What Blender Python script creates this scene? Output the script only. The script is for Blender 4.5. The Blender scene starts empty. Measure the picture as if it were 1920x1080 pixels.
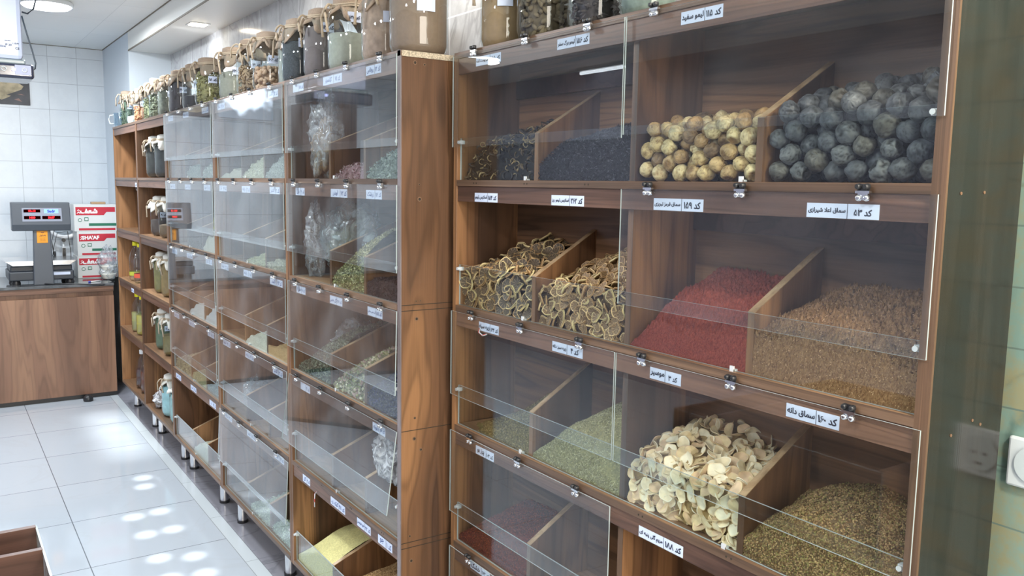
import bpy, math, random, re
import numpy as np
from mathutils import Vector, Matrix, noise
random.seed(7); RNG = np.random.default_rng(11)
SC = bpy.context.scene; COL = SC.collection
PI = math.pi

# ------------------------------------------------------------------ geometry of the place
XL, XR, XB, XW = 1.0507, 1.1953, 1.41, 1.45        # bank front, near cabinet front, cabinet backs, wall
ZS = [1.955, 1.614, 1.268, 0.926, 0.5815, 0.194]    # top board, then the five shelf tops
YL = [2.085, 2.983, 3.925, 4.874, 5.655, 6.44]
YR = [2.05, 1.345, 0.682]
XP, YB, ZC, ZSOF = 1.172, 7.5, 2.61, 2.482          # pillar face, back wall, ceiling, soffit
XO, YF = -2.4, -2.6                                 # opposite wall, wall behind

# ------------------------------------------------------------------ helpers
class MB:
    def __init__(s): s.v=[]; s.f=[]; s.m=[]; s.sm=[]
    def add(s, vs, fs, m=0, sm=False):
        b=len(s.v); s.v += [tuple(v) for v in vs]
        for f in fs: s.f.append(tuple(b+i for i in f)); s.m.append(m); s.sm.append(sm)
    def box(s, x0,x1,y0,y1,z0,z1, m=0):
        s.add([(x0,y0,z0),(x1,y0,z0),(x1,y1,z0),(x0,y1,z0),(x0,y0,z1),(x1,y0,z1),(x1,y1,z1),(x0,y1,z1)],
              [(0,3,2,1),(4,5,6,7),(0,1,5,4),(1,2,6,5),(2,3,7,6),(3,0,4,7)], m)
    def prism(s, poly, a, b, axis='y', m=0):
        n=len(poly)
        def P(p,t): return (p[0],t,p[1]) if axis=='y' else ((t,p[0],p[1]) if axis=='x' else (p[0],p[1],t))
        vs=[P(p,a) for p in poly]+[P(p,b) for p in poly]
        s.add(vs,[tuple(range(n)),tuple(range(2*n-1,n-1,-1))]+[(i,(i+1)%n,n+(i+1)%n,n+i)[::-1] for i in range(n)],m)
    def lathe(s, prof, c=(0,0,0), seg=24, m=0, cap=True, axis='z', wob=None):
        vs=[];k=len(prof)
        for j,(r,z) in enumerate(prof):
            for i in range(seg):
                a=2*PI*i/seg; rr=r*(1+(wob(a,z) if wob else 0))
                p=(rr*math.cos(a),rr*math.sin(a),z)
                if axis=='x': p=(p[2],p[0],p[1])
                if axis=='y': p=(p[0],p[2],p[1])
                vs.append((p[0]+c[0],p[1]+c[1],p[2]+c[2]))
        fs=[]
        for j in range(k-1):
            for i in range(seg):
                a=j*seg+i;b=j*seg+(i+1)%seg; fs.append((a,b,b+seg,a+seg))
        s.add(vs,fs,m,True)
        if cap:
            s.add(vs[:seg],[tuple(range(seg))[::-1]],m); s.add(vs[-seg:],[tuple(range(seg))],m)
    def tube(s, pts, r, seg=6, m=0, closed=False):
        P=[Vector(p) for p in pts]; n=len(P); vs=[]
        up=Vector((0,0,1))
        for i in range(n):
            if closed: t=(P[(i+1)%n]-P[i-1])
            else: t=P[min(i+1,n-1)]-P[max(i-1,0)]
            t=t.normalized() if t.length>1e-9 else Vector((0,0,1))
            a=t.cross(up if abs(t.dot(up))<.9 else Vector((1,0,0))).normalized(); b=t.cross(a)
            rr=r[i] if isinstance(r,(list,tuple)) else r
            for k in range(seg):
                w=2*PI*k/seg; vs.append(P[i]+a*(rr*math.cos(w))+b*(rr*math.sin(w)))
        fs=[]
        for i in range(n if closed else n-1):
            for k in range(seg):
                a=i*seg+k;b=i*seg+(k+1)%seg; c=((i+1)%n)*seg+(k+1)%seg; d=((i+1)%n)*seg+k; fs.append((a,b,c,d))
        if not closed: fs+= [tuple(range(seg))[::-1], tuple(range((n-1)*seg,n*seg))]
        s.add(vs,fs,m,True)
    def build(s, name, mats, parent=None, bevel=0, loc=None):
        me=bpy.data.meshes.new(name); me.from_pydata(s.v,[],s.f); 
        if not isinstance(mats,(list,tuple)): mats=[mats]
        for m in mats: me.materials.append(m)
        me.polygons.foreach_set('material_index',s.m); me.polygons.foreach_set('use_smooth',s.sm)
        me.update()
        return link(name,me,parent,bevel,loc)

def link(name, me, parent=None, bevel=0, loc=None):
    o=bpy.data.objects.new(name,me); COL.objects.link(o)
    if parent is not None: o.parent=parent
    if loc is not None: o.location=loc
    if bevel:
        b=o.modifiers.new('bevel','BEVEL'); b.width=bevel; b.segments=2; b.limit_method='ANGLE'
    return o
def tag(o,label,cat,group=None,kind=None):
    o['label']=label
    if cat: o['category']=cat
    if group: o['group']=group
    if kind: o['kind']=kind
    return o
def empty(name,loc,label,cat,group=None):
    o=bpy.data.objects.new(name,None); COL.objects.link(o); o.location=loc; o.empty_display_size=.05
    return tag(o,label,cat,group)
def struct(o): o['kind']='structure'; return o
def Local(root):  # parts are written in world coordinates and parented without moving
    return root
def part(mb,name,mats,root,bevel=0,parent=None):
    """mesh given in world coordinates, parented to root (an Empty without rotation)"""
    L=root.location if parent is None else root.location
    mb.v=[(x-L[0],y-L[1],z-L[2]) for x,y,z in mb.v]
    return mb.build(name,mats,parent or root,bevel)
def copy_tree(o,parent=None):
    c=o.copy(); COL.objects.link(c)
    if parent is not None: c.parent=parent
    for ch in o.children: copy_tree(ch,c)
    return c
def np_mesh(name, V, Fq, mats, cols=None, smooth=True, midx=None):
    """V (n,3); Fq (m,k) faces all with k corners"""
    me=bpy.data.meshes.new(name); n=len(V); m,k=Fq.shape
    me.vertices.add(n); me.vertices.foreach_set('co',np.ascontiguousarray(V,dtype=np.float32).ravel())
    me.loops.add(m*k); me.loops.foreach_set('vertex_index',np.ascontiguousarray(Fq,dtype=np.int32).ravel())
    me.polygons.add(m); me.polygons.foreach_set('loop_start',np.arange(0,m*k,k,dtype=np.int32))
    me.polygons.foreach_set('use_smooth',np.full(m,smooth))
    if not isinstance(mats,(list,tuple)): mats=[mats]
    for x in mats: me.materials.append(x)
    if midx is not None: me.polygons.foreach_set('material_index',midx)
    if cols is not None:
        a=me.color_attributes.new('col','FLOAT_COLOR','POINT')
        c=np.ones((n,4),dtype=np.float32); c[:,:3]=cols; a.data.foreach_set('color',c.ravel())
    me.update(calc_edges=True); me.validate()
    return me

# ------------------------------------------------------------------ materials
def srgb(r,g,b):
    f=lambda c:(c/255/12.92 if c/255<=.04045 else ((c/255+.055)/1.055)**2.4)
    return (f(r),f(g),f(b),1)
class NT:
    def __init__(s,name):
        s.mat=bpy.data.materials.new(name); s.mat.use_nodes=True; s.t=s.mat.node_tree; s.n=s.t.nodes; s.l=s.t.links; s.n.clear()
        s.out=s.n.new('ShaderNodeOutputMaterial')
    def N(s,typ,**kw):
        x=s.n.new('ShaderNode'+typ)
        for k,v in kw.items():
            if k=='op': x.operation=v
            elif k.startswith('i'):
                x.inputs[int(k[1:])].default_value=v
            else: setattr(x,k,v)
        return x
    def L(s,a,b,oi=0,ii=0):
        s.l.new(a.outputs[oi],b.inputs[ii]); return b
    def math(s,op,a,b=None,c=None):
        x=s.n.new('ShaderNodeMath'); x.operation=op
        for i,q in enumerate((a,b,c)):
            if q is None: continue
            if isinstance(q,(int,float)): x.inputs[i].default_value=q
            else: s.l.new(q.outputs[0] if hasattr(q,'outputs') else q,x.inputs[i])
        return x
    def ramp(s,src,stops):
        r=s.n.new('ShaderNodeValToRGB'); e=r.color_ramp.elements
        while len(e)<len(stops): e.new(.5)
        for i,(p,c) in enumerate(stops): e[i].position=p; e[i].color=c
        s.l.new(src.outputs[0] if hasattr(src,'outputs') else src,r.inputs[0]); return r
    def done(s,sh):
        s.l.new(sh.outputs[0],s.out.inputs[0]); return s.mat
def pbr(name,col,rough=.5,metal=0,spec=.5,emit=None,es=0,bump=0,bs=80,vary=0):
    t=NT(name); p=t.N('BsdfPrincipled'); p.inputs['Base Color'].default_value=col; p.inputs['Roughness'].default_value=rough
    p.inputs['Metallic'].default_value=metal; p.inputs['Specular IOR Level'].default_value=spec
    if emit: p.inputs['Emission Color'].default_value=emit; p.inputs['Emission Strength'].default_value=es
    tc=t.N('TexCoord')
    if bump or vary:
        n=t.N('TexNoise'); n.inputs['Scale'].default_value=bs; n.inputs['Detail'].default_value=4; t.l.new(tc.outputs['Object'],n.inputs['Vector'])
        if bump:
            b=t.N('Bump'); b.inputs['Strength'].default_value=bump; b.inputs['Distance'].default_value=.002; t.l.new(n.outputs[0],b.inputs['Height']); t.l.new(b.outputs[0],p.inputs['Normal'])
        if vary:
            c2=tuple(x*(1-vary) for x in col[:3])+(1,); c3=tuple(min(1,x*(1+vary)) for x in col[:3])+(1,)
            r=t.ramp(n,[(.35,c2),(.65,c3)]); t.l.new(r.outputs[0],p.inputs['Base Color'])
    return t.done(p)
def vcol(name,rough=.8,bump=.0,bs=200,spec=.3,trans=0,mul=1):
    t=NT(name); p=t.N('BsdfPrincipled'); a=t.N('VertexColor'); a.layer_name='col'
    p.inputs['Roughness'].default_value=rough; p.inputs['Specular IOR Level'].default_value=spec
    tc=t.N('TexCoord'); n=t.N('TexNoise'); n.inputs['Scale'].default_value=bs; n.inputs['Detail'].default_value=3; t.l.new(tc.outputs['Object'],n.inputs['Vector'])
    r=t.ramp(n,[(.3,(.72,.72,.72,1)),(.7,(1.15,1.15,1.15,1))])
    m=t.N('Mix'); m.data_type='RGBA'; m.blend_type='MULTIPLY'; m.inputs[0].default_value=1
    t.l.new(a.outputs[0],m.inputs[6]); t.l.new(r.outputs[0],m.inputs[7]); t.l.new(m.outputs[2],p.inputs['Base Color'])
    if bump:
        b=t.N('Bump'); b.inputs['Strength'].default_value=bump; b.inputs['Distance'].default_value=.002; t.l.new(n.outputs[0],b.inputs['Height']); t.l.new(b.outputs[0],p.inputs['Normal'])
    return t.done(p)
def wood(name,grain='z',dark=(76,55,42),mid=(112,80,56),light=(154,112,76),stripe=9,rough=.38,knots=0.0,contrast=1):
    t=NT(name); p=t.N('BsdfPrincipled'); tc=t.N('TexCoord'); oi=t.N('ObjectInfo')
    sep=t.N('SeparateXYZ'); t.l.new(tc.outputs['Object'],sep.inputs[0])
    rnd=t.math('MULTIPLY',oi.outputs['Random'],7.3)
    ix={'x':0,'y':1,'z':2}[grain]
    others=[i for i in range(3) if i!=ix]
    cmb=t.N('CombineXYZ')
    al=t.math('MULTIPLY_ADD',sep.outputs[ix],.55,rnd); t.l.new(al.outputs[0],cmb.inputs[2])
    a=t.math('MULTIPLY_ADD',sep.outputs[others[0]],stripe,rnd); b=t.math('MULTIPLY',sep.outputs[others[1]],stripe)
    t.l.new(a.outputs[0],cmb.inputs[0]); t.l.new(b.outputs[0],cmb.inputs[1])
    n1=t.N('TexNoise'); n1.inputs['Scale'].default_value=1.0; n1.inputs['Detail'].default_value=3; n1.inputs['Distortion'].default_value=.35; t.l.new(cmb.outputs[0],n1.inputs['Vector'])
    r=t.ramp(n1,[(.36,srgb(*dark)),(.5,srgb(*mid)),(.64,srgb(*light))])
    # growth lines: contour bands of the same noise
    s1=t.math('SINE',t.math('MULTIPLY',n1.outputs[0],85)); s2=t.math('POWER',t.math('MULTIPLY_ADD',s1,.5,.5),3)
    ln=t.math('SUBTRACT',1.0,t.math('MULTIPLY',s2,.30*contrast))
    # fine fibres
    v2=t.N('VectorMath'); v2.operation='MULTIPLY'; sc=[330,330,330]; sc[ix]=7; v2.inputs[1].default_value=sc; t.l.new(tc.outputs['Object'],v2.inputs[0])
    n2=t.N('TexNoise'); n2.inputs['Scale'].default_value=1; n2.inputs['Detail'].default_value=2; t.l.new(v2.outputs[0],n2.inputs['Vector'])
    f=t.math('MULTIPLY_ADD',n2.outputs[0],.5*contrast,1-.25*contrast)
    k=t.math('MULTIPLY',ln,f)
    m=t.N('Mix'); m.data_type='RGBA'; m.blend_type='MULTIPLY'; m.inputs[0].default_value=1
    cc=t.N('CombineColor'); 
    for i in range(3): t.l.new(k.outputs[0],cc.inputs[i])
    t.l.new(r.outputs[0],m.inputs[6]); t.l.new(cc.outputs[0],m.inputs[7]); t.l.new(m.outputs[2],p.inputs['Base Color'])
    p.inputs['Roughness'].default_value=rough; p.inputs['Specular IOR Level'].default_value=.45
    bp=t.N('Bump'); bp.inputs['Strength'].default_value=.12; bp.inputs['Distance'].default_value=.001; t.l.new(k.outputs[0],bp.inputs['Height']); t.l.new(bp.outputs[0],p.inputs['Normal'])
    return t.done(p)
def glass(name,tint=(.97,.985,.98,1),rough=.0,f0=.045,haze=0.0,k=1.0):
    """thin sheet: Schlick reflection over a straight-through transparency, same from both sides"""
    t=NT(name); g=t.N('NewGeometry'); d=t.N('VectorMath'); d.operation='DOT_PRODUCT'
    t.l.new(g.outputs['Incoming'],d.inputs[0]); t.l.new(g.outputs['Normal'],d.inputs[1])
    a=t.math('ABSOLUTE',d.outputs['Value']); b=t.math('SUBTRACT',1.0,a); c=t.math('POWER',b,5)
    fr=t.math('MULTIPLY_ADD',c,(1-f0)*k,f0)
    tr=t.N('BsdfTransparent'); tr.inputs[0].default_value=tint
    gl=t.N('BsdfGlossy'); gl.inputs['Roughness'].default_value=rough; gl.inputs[0].default_value=(.95,.97,1,1)
    mx=t.N('MixShader'); t.l.new(fr.outputs[0],mx.inputs[0]); t.l.new(tr.outputs[0],mx.inputs[1]); t.l.new(gl.outputs[0],mx.inputs[2])
    if haze:  # patchy pale diffuse layer paints the reflected veil on the pane
        df=t.N('BsdfDiffuse'); df.inputs[0].default_value=(.85,.88,.92,1); m2=t.N('MixShader')
        tc=t.N('TexCoord'); n=t.N('TexNoise'); n.inputs['Scale'].default_value=5; n.inputs['Detail'].default_value=5; t.l.new(tc.outputs['Object'],n.inputs['Vector'])
        hz=t.math('MULTIPLY',t.math('POWER',n.outputs[0],2),haze*3)
        t.l.new(hz.outputs[0],m2.inputs[0]); t.l.new(mx.outputs[0],m2.inputs[1]); t.l.new(df.outputs[0],m2.inputs[2]); mx=m2
    return t.done(mx)
def tiles(name,col,joint,w,h,ox,oy,plane='xz',jw=.003,rough=.15,veins=None,pattern=None,spec=.5):
    """rectangular tiles computed from object coordinates"""
    t=NT(name); p=t.N('BsdfPrincipled'); tc=t.N('TexCoord'); sep=t.N('SeparateXYZ'); t.l.new(tc.outputs['Object'],sep.inputs[0])
    iu,iv={'xz':(0,2),'yz':(1,2),'xy':(0,1)}[plane]
    def edge(i,o,s):
        a=t.math('DIVIDE',t.math('SUBTRACT',sep.outputs[i],o),s); fr=t.math('FRACT',a)
        d=t.math('ABSOLUTE',t.math('SUBTRACT',fr,.5)); return t.math('GREATER_THAN',d,.5-jw/s/2),a
    e1,a1=edge(iu,ox,w); e2,a2=edge(iv,oy,h); e=t.math('MAXIMUM',e1,e2)
    # per tile tone
    fl=t.N('CombineXYZ'); t.l.new(t.math('FLOOR',a1).outputs[0],fl.inputs[0]); t.l.new(t.math('FLOOR',a2).outputs[0],fl.inputs[1])
    wn=t.N('TexWhiteNoise'); t.l.new(fl.outputs[0],wn.inputs[0])
    base=t.ramp(wn.outputs[0],[(0,tuple(x*.96 for x in col[:3])+(1,)),(1,col)])
    last=base.outputs[0]
    if veins:
        vc,amt=veins
        n=t.N('TexNoise'); n.inputs['Scale'].default_value=1.6; n.inputs['Detail'].default_value=6; n.inputs['Distortion'].default_value=1.6
        av=t.N('VectorMath'); av.operation='MULTIPLY_ADD'; av.inputs[1].default_value=(1,1,1); t.l.new(tc.outputs['Object'],av.inputs[0]); t.l.new(fl.outputs[0],av.inputs[2]); av.inputs[1].default_value=(1,1,1)
        t.l.new(av.outputs[0],n.inputs['Vector'])
        v=t.math('ABSOLUTE',t.math('SUBTRACT',n.outputs[0],.5)); vr=t.ramp(v,[(0,(amt,amt,amt,1)),(.022,(0,0,0,1))])
        m=t.N('Mix'); m.data_type='RGBA'; t.l.new(vr.outputs[0],m.inputs[0]); t.l.new(last,m.inputs[6]); m.inputs[7].default_value=vc; last=m.outputs[2]
    if pattern:
        pc,ps,pa=pattern
        n=t.N('TexNoise'); n.inputs['Scale'].default_value=ps; n.inputs['Detail'].default_value=8; n.inputs['Roughness'].default_value=.7; t.l.new(tc.outputs['Object'],n.inputs['Vector'])
        r=t.ramp(n,[(.42,(0,0,0,1)),(.6,(pa,pa,pa,1))]); m=t.N('Mix'); m.data_type='RGBA'; t.l.new(r.outputs[0],m.inputs[0]); t.l.new(last,m.inputs[6]); m.inputs[7].default_value=pc; last=m.outputs[2]
    m=t.N('Mix'); m.data_type='RGBA'; t.l.new(e.outputs[0],m.inputs[0]); t.l.new(last,m.inputs[6]); m.inputs[7].default_value=joint
    t.l.new(m.outputs[2],p.inputs['Base Color']); p.inputs['Roughness'].default_value=rough; p.inputs['Specular IOR Level'].default_value=spec
    bp=t.N('Bump'); bp.invert=True; bp.inputs['Strength'].default_value=.3; bp.inputs['Distance'].default_value=.002; t.l.new(e.outputs[0],bp.inputs['Height']); t.l.new(bp.outputs[0],p.inputs['Normal'])
    return t.done(p)
def emis(name,col,s):
    t=NT(name); e=t.N('Emission'); e.inputs[0].default_value=col; e.inputs[1].default_value=s; return t.done(e)

M={}
M['side']=wood('walnut_upright','z',stripe=7)
M['back']=wood('walnut_back','y',dark=(82,62,48),mid=(118,86,62),light=(156,114,80),stripe=7,knots=1,contrast=1.2)
M['edge']=wood('walnut_edge','y',dark=(76,60,50),mid=(100,78,62),light=(122,96,76),stripe=30,contrast=.7)
M['edgev']=wood('walnut_edge_vertical','z',dark=(76,60,48),mid=(100,76,58),light=(122,92,70),stripe=30,contrast=.7)
M['rail']=wood('walnut_rail','y',dark=(78,56,48),mid=(104,76,62),light=(126,94,76),stripe=12)
M['shelf']=wood('walnut_shelf','y',dark=(104,80,60),mid=(136,104,78),light=(164,128,96),stripe=8)
M['ramp']=wood('pale_board_edge','x',dark=(150,122,92),mid=(172,142,108),light=(190,162,128),stripe=40,contrast=.5)
M['dark']=wood('dark_laminate','z',dark=(34,32,28),mid=(44,40,35),light=(56,49,42),stripe=12,rough=.14,contrast=.6)
M['counter']=wood('counter_walnut','z',dark=(112,82,66),mid=(132,98,78),light=(150,114,90),stripe=5,rough=.35,contrast=.6)
M['isl']=wood('island_walnut','x',dark=(62,44,40),mid=(84,60,52),light=(104,74,62),stripe=7)
M['glass']=glass('pane_glass',haze=.008,f0=.04)
M['glassL']=glass('veiled_pane_glass',haze=.038,f0=.055)  # stronger painted veil for the reflections on the long bank
M['lipglass']=glass('lip_glass',tint=(.95,.98,.972,1))
M['gedge']=pbr('lit_glass_edge',(.40,.47,.47,1),.15,spec=.8,emit=(.7,.8,.85,1),es=.05)  # faint emission paints the lit look of the cut edges
M['steel']=pbr('polished_steel',(.75,.76,.78,1),.18,1)
M['black']=pbr('black_plastic',(.018,.018,.02,1),.35)
M['clip']=pbr('white_clip_plastic',(.62,.65,.67,1),.25)
M['paper']=pbr('label_paper',srgb(208,218,238),.6)
M['ink']=pbr('label_ink',(.02,.025,.05,1),.7)
M['bluep']=pbr('label_pen_ink',(.05,.09,.28,1),.7)
M['chrome']=pbr('leg_chrome',(.8,.8,.82,1),.25,1)
M['hole']=pbr('screw_hole',(.04,.03,.02,1),.9)
M['chip']=pbr('raw_chipboard',srgb(185,172,150),.95,bump=.6,bs=260,vary=.35)
M['cover_cap']=pbr('screw_cap',srgb(120,92,70),.5)
# ------------------------------------------------------------------ Persian lettering
TF={}
for ch,b,n in [('ا',0xFE8D,2),('آ',0xFE81,2),('ب',0xFE8F,4),('پ',0xFB56,4),('ت',0xFE95,4),('ج',0xFE9D,4),('چ',0xFB7A,4),('ح',0xFEA1,4),('خ',0xFEA5,4),('د',0xFEA9,2),('ر',0xFEAD,2),('ز',0xFEAF,2),('س',0xFEB1,4),('ش',0xFEB5,4),('ص',0xFEB9,4),('ط',0xFEC1,4),('ع',0xFEC9,4),('غ',0xFECD,4),('ف',0xFED1,4),('ق',0xFED5,4),('ک',0xFB8E,4),('گ',0xFB92,4),('ل',0xFEDD,4),('م',0xFEE1,4),('ن',0xFEE5,4),('ه',0xFEE9,4),('و',0xFEED,2),('ی',0xFBFC,4)]:
    TF[ch]=[chr(b+i) for i in range(n)]
def fa(s):
    if not any(c in TF or '۰'<=c<='۹' for c in s): return s
    out=[];i=0;n=len(s)
    while i<n:
        c=s[i]
        if c not in TF: out.append(c); i+=1; continue
        pj=i>0 and s[i-1] in TF and len(TF[s[i-1]])==4
        nj=i+1<n and s[i+1] in TF
        if c=='ل' and nj and s[i+1]=='ا': out.append(chr(0xFEFC) if pj else chr(0xFEFB)); i+=2; continue
        t=TF[c]
        out.append((t[1] if pj else t[0]) if len(t)==2 else (t[3] if pj and nj else t[1] if pj else t[2] if nj else t[0])); i+=1
    return re.sub('[۰-۹]+',lambda m:m.group(0)[::-1],''.join(reversed(out)))
_tc={}
def text_data(s,bold=.035):
    key=(s,bold)
    if key in _tc: return _tc[key]
    c=bpy.data.curves.new('txt','FONT'); c.body=fa(s); c.size=1; c.bevel_depth=bold; c.bevel_resolution=0; c.resolution_u=2; c.align_x='LEFT'
    o=bpy.data.objects.new('txt',c); COL.objects.link(o); dg=bpy.context.evaluated_depsgraph_get()
    me=bpy.data.meshes.new_from_object(o.evaluated_get(dg)); bpy.data.objects.remove(o); bpy.data.curves.remove(c)
    n=len(me.vertices); V=np.zeros(n*3,dtype=np.float32); me.vertices.foreach_get('co',V); V=V.reshape(-1,3)
    F=[tuple(p.vertices) for p in me.polygons]; bpy.data.meshes.remove(me)
    lo=V.min(0); hi=V.max(0); _tc[key]=(V,F,lo,hi); return _tc[key]
def lettering(s,origin,udir,vdir,width,height,mat,name='lettering',parent=None,off=(0,0,0),bold=.035,align='c'):
    """fit text into a width x height box centred on origin; u = reading direction (left to right), v = up"""
    V,F,lo,hi=text_data(s,bold); u=Vector(udir);v=Vector(vdir);nrm=u.cross(v)
    sx=min(width/(hi[0]-lo[0]),height/max(hi[1]-lo[1],.7)); cx=(lo[0]+hi[0])/2; cy=(lo[1]+hi[1])/2
    O=Vector(origin)-Vector(off)
    vs=[O+u*((a-cx)*sx)+v*((b-cy)*sx)+nrm*(c*sx*.3) for a,b,c in V]
    me=bpy.data.meshes.new(name); me.from_pydata([tuple(q) for q in vs],[],F); me.materials.append(mat); me.update()
    return link(name,me,parent)
# ------------------------------------------------------------------ the room
M['tileW']=tiles('white_wall_tile',srgb(214,222,228),srgb(168,176,184),.2,.2,.782,1.726,'xz',.0035,.25,pattern=(srgb(200,208,216),6,.5))
M['tileR']=tiles('grey_marbled_tile',srgb(196,198,200),srgb(226,228,230),.28,.36,0,.35,'yz',.005,.16,veins=(srgb(150,150,152),.7),pattern=(srgb(170,170,172),9,.6))
M['plain']=pbr('smooth_white_wall',srgb(202,212,220),.4,bump=.05,bs=30)
M['tileN']=tiles('aged_green_tile',srgb(132,160,150),srgb(110,130,122),.1,.1,.02,.05,'yz',.003,.3,veins=(srgb(100,125,116),.8),pattern=(srgb(158,150,112),14,.75))
M['floor']=tiles('glossy_white_floor_tile',srgb(184,192,200),srgb(104,110,116),.553,.5605,.463,.385,'xy',.004,.07,veins=(srgb(180,186,192),.45))
M['floorG']=tiles('grey_border_tile',srgb(150,150,158),srgb(110,112,118),.6,.62,1.071,.3,'xy',.004,.12,veins=(srgb(128,128,136),.7))
M['floorL']=tiles('pale_border_strip',srgb(198,206,210),srgb(150,155,158),.2,.5605,1.016,.1,'xy',.003,.07)
M['ceil']=tiles('white_ceiling_panel',srgb(240,242,240),srgb(206,209,208),.6,.6,.37,.12,'xy',.0025,.45)
M['sof']=pbr('soffit_board',srgb(232,232,226),.35)
M['trimdark']=pbr('ceiling_seam',srgb(120,112,98),.6)

def slab(name,mat,x0,x1,y0,y1,z0,z1):
    b=MB(); b.box(x0,x1,y0,y1,z0,z1); return struct(b.build(name,mat))
slab('floor',M['floor'],XO,1.014,YF,YB,-.06,0)
slab('trim_1',M['floorL'],1.014,1.071,YF,YB,-.06,0)
slab('trim_2',M['floorG'],1.071,XW,YF,YB,-.06,0)
slab('ceiling',M['ceil'],XO,XW,YF,YB,ZC,ZC+.06)
slab('wall_back',M['tileW'],XO,XP,YB,YB+.08,0,ZC)
slab('wall_left',pbr('left_wall_tile',srgb(150,150,166),.4),XO-.08,XO,YF,YB,0,ZC)
slab('wall_front',pbr('rear_wall_paint',srgb(190,192,198),.5),XO,XW,YF-.08,YF,0,ZC)
# right wall: near stretch is old green tile, the rest grey marbled tile, the far end is a white pillar
slab('wall_right_near',M['tileN'],XW,XW+.08,YF,.9,0,ZC)
slab('wall_right',M['tileR'],XW,XW+.08,.9,6.46,0,ZC)
slab('wall_right_far',M['plain'],XP,XW+.08,6.46,YB+.08,0,ZC)
b=MB(); b.box(XP,XW,YF,6.46,ZSOF,ZC); struct(b.build('trim_3',M['sof']))
b=MB(); b.box(XP-.003,XP+.002,YF,6.46,ZSOF-.003,ZSOF+.006); struct(b.build('trim_4',M['trimdark']))
b=MB(); b.box(XP-.006,XP,YF,YB,ZC-.004,ZC); b.box(XO,XP,YB-.006,YB,ZC-.004,ZC); struct(b.build('trim_5',M['trimdark']))

# ------------------------------------------------------------------ display cabinets
def hinge_mesh():
    b=MB()
    for s in (-1,1):
        b.lathe([(.0050,0),(.0050,.003),(.0040,.008),(.0025,.009)],c=(0,s*.0070,.0080),seg=12,m=0,axis='x')
        b.lathe([(.0050,0),(.0050,.004),(.0040,.006),(.002,.0065)],c=(0,s*.0066,-.0095),seg=12,m=1,axis='x')
    b.box(-.001,.0022,-.010,.010,.001,.012,0); b.box(-.0015,.002,-.0085,.0085,-.013,-.002,1); b.box(-.003,.004,-.012,.012,-.0025,.0015,1)
    # flip so that it faces -x
    b.v=[(-x,y,z) for x,y,z in b.v]; b.f=[f[::-1] for f in b.f]
    me=bpy.data.meshes.new('hinge'); me.from_pydata(b.v,[],b.f); me.materials.append(M['black']); me.materials.append(M['steel'])
    me.polygons.foreach_set('material_index',b.m); me.polygons.foreach_set('use_smooth',b.sm); me.update(); return me
HM=hinge_mesh()
def pane(b,x0,x1,y0,y1,z0,z1):
    """glass sheet normal to x: two big faces (material 0), thin bright rim (material 1)"""
    b.add([(x0,y0,z0),(x0,y1,z0),(x0,y1,z1),(x0,y0,z1)],[(0,1,2,3)],0)
    b.add([(x1,y0,z0),(x1,y1,z0),(x1,y1,z1),(x1,y0,z1)],[(3,2,1,0)],0)
    b.add([(x0,y0,z0),(x1,y0,z0),(x1,y1,z0),(x0,y1,z0),(x0,y0,z1),(x1,y0,z1),(x1,y1,z1),(x0,y1,z1)],[(0,1,2,3),(4,5,6,7),(0,1,5,4),(3,2,6,7)],1)
def flap(root,X,ya,yb,ztop,zbot,hys,tilt=0.0):
    """hinged glass flap between ya<yb hanging from ztop; origin at its hinge line"""
    L=root.location; b=MB(); h=ztop-zbot
    pane(b,-.0015,.0015,-(yb-ya)/2,(yb-ya)/2,-h,0)
    o=b.build('glass_flap',[M['glassL'] if X<1.1 else M['glass'],M['gedge']],root,loc=(X-.006-L[0],(ya+yb)/2-L[1],ztop-L[2]))
    o.rotation_euler=(0,tilt,0)
    for hy in hys:
        k=bpy.data.objects.new('hinge',HM); COL.objects.link(k); k.parent=o; k.location=(-.003,hy-(ya+yb)/2,.002)
    return o
def price_label(root,X,yc,zc,w,h,code,text,pen=False,slant=0.0,split=.42):
    L=root.location; b=MB(); y0,y1=yc-w/2,yc+w/2    # small y = right side of the label as seen
    b.box(X-.0008,X,y0,y1,zc-h/2,zc+h/2,0)
    ys=y0+w*split; b.box(X-.0011,X-.0008,ys-.0005,ys+.0005,zc-h/2,zc+h/2,1)
    o=part(b,'price_label',[M['paper'],M['ink']],root)
    ink=M['bluep'] if pen else M['ink']; bd=.02 if pen else .038
    if code: lettering(code,(X-.0012,(y0+ys)/2,zc),(0,-1,0),(0,0,1),w*split*.84,h*.58,ink,'lettering',o,off=L,bold=bd)
    if text: lettering(text,(X-.0012,(ys+y1)/2,zc),(0,-1,0),(0,0,1),w*(1-split)*.92,h*.66,ink,'lettering',o,off=L,bold=bd)
    return o
def clip(b,x,y,z,m=0):
    b.box(x-.003,x+.008,y-.0045,y+.0045,z,z+.004,m); b.box(x-.004,x-.0005,y-.0045,y+.0045,z,z+.010,m)

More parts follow.
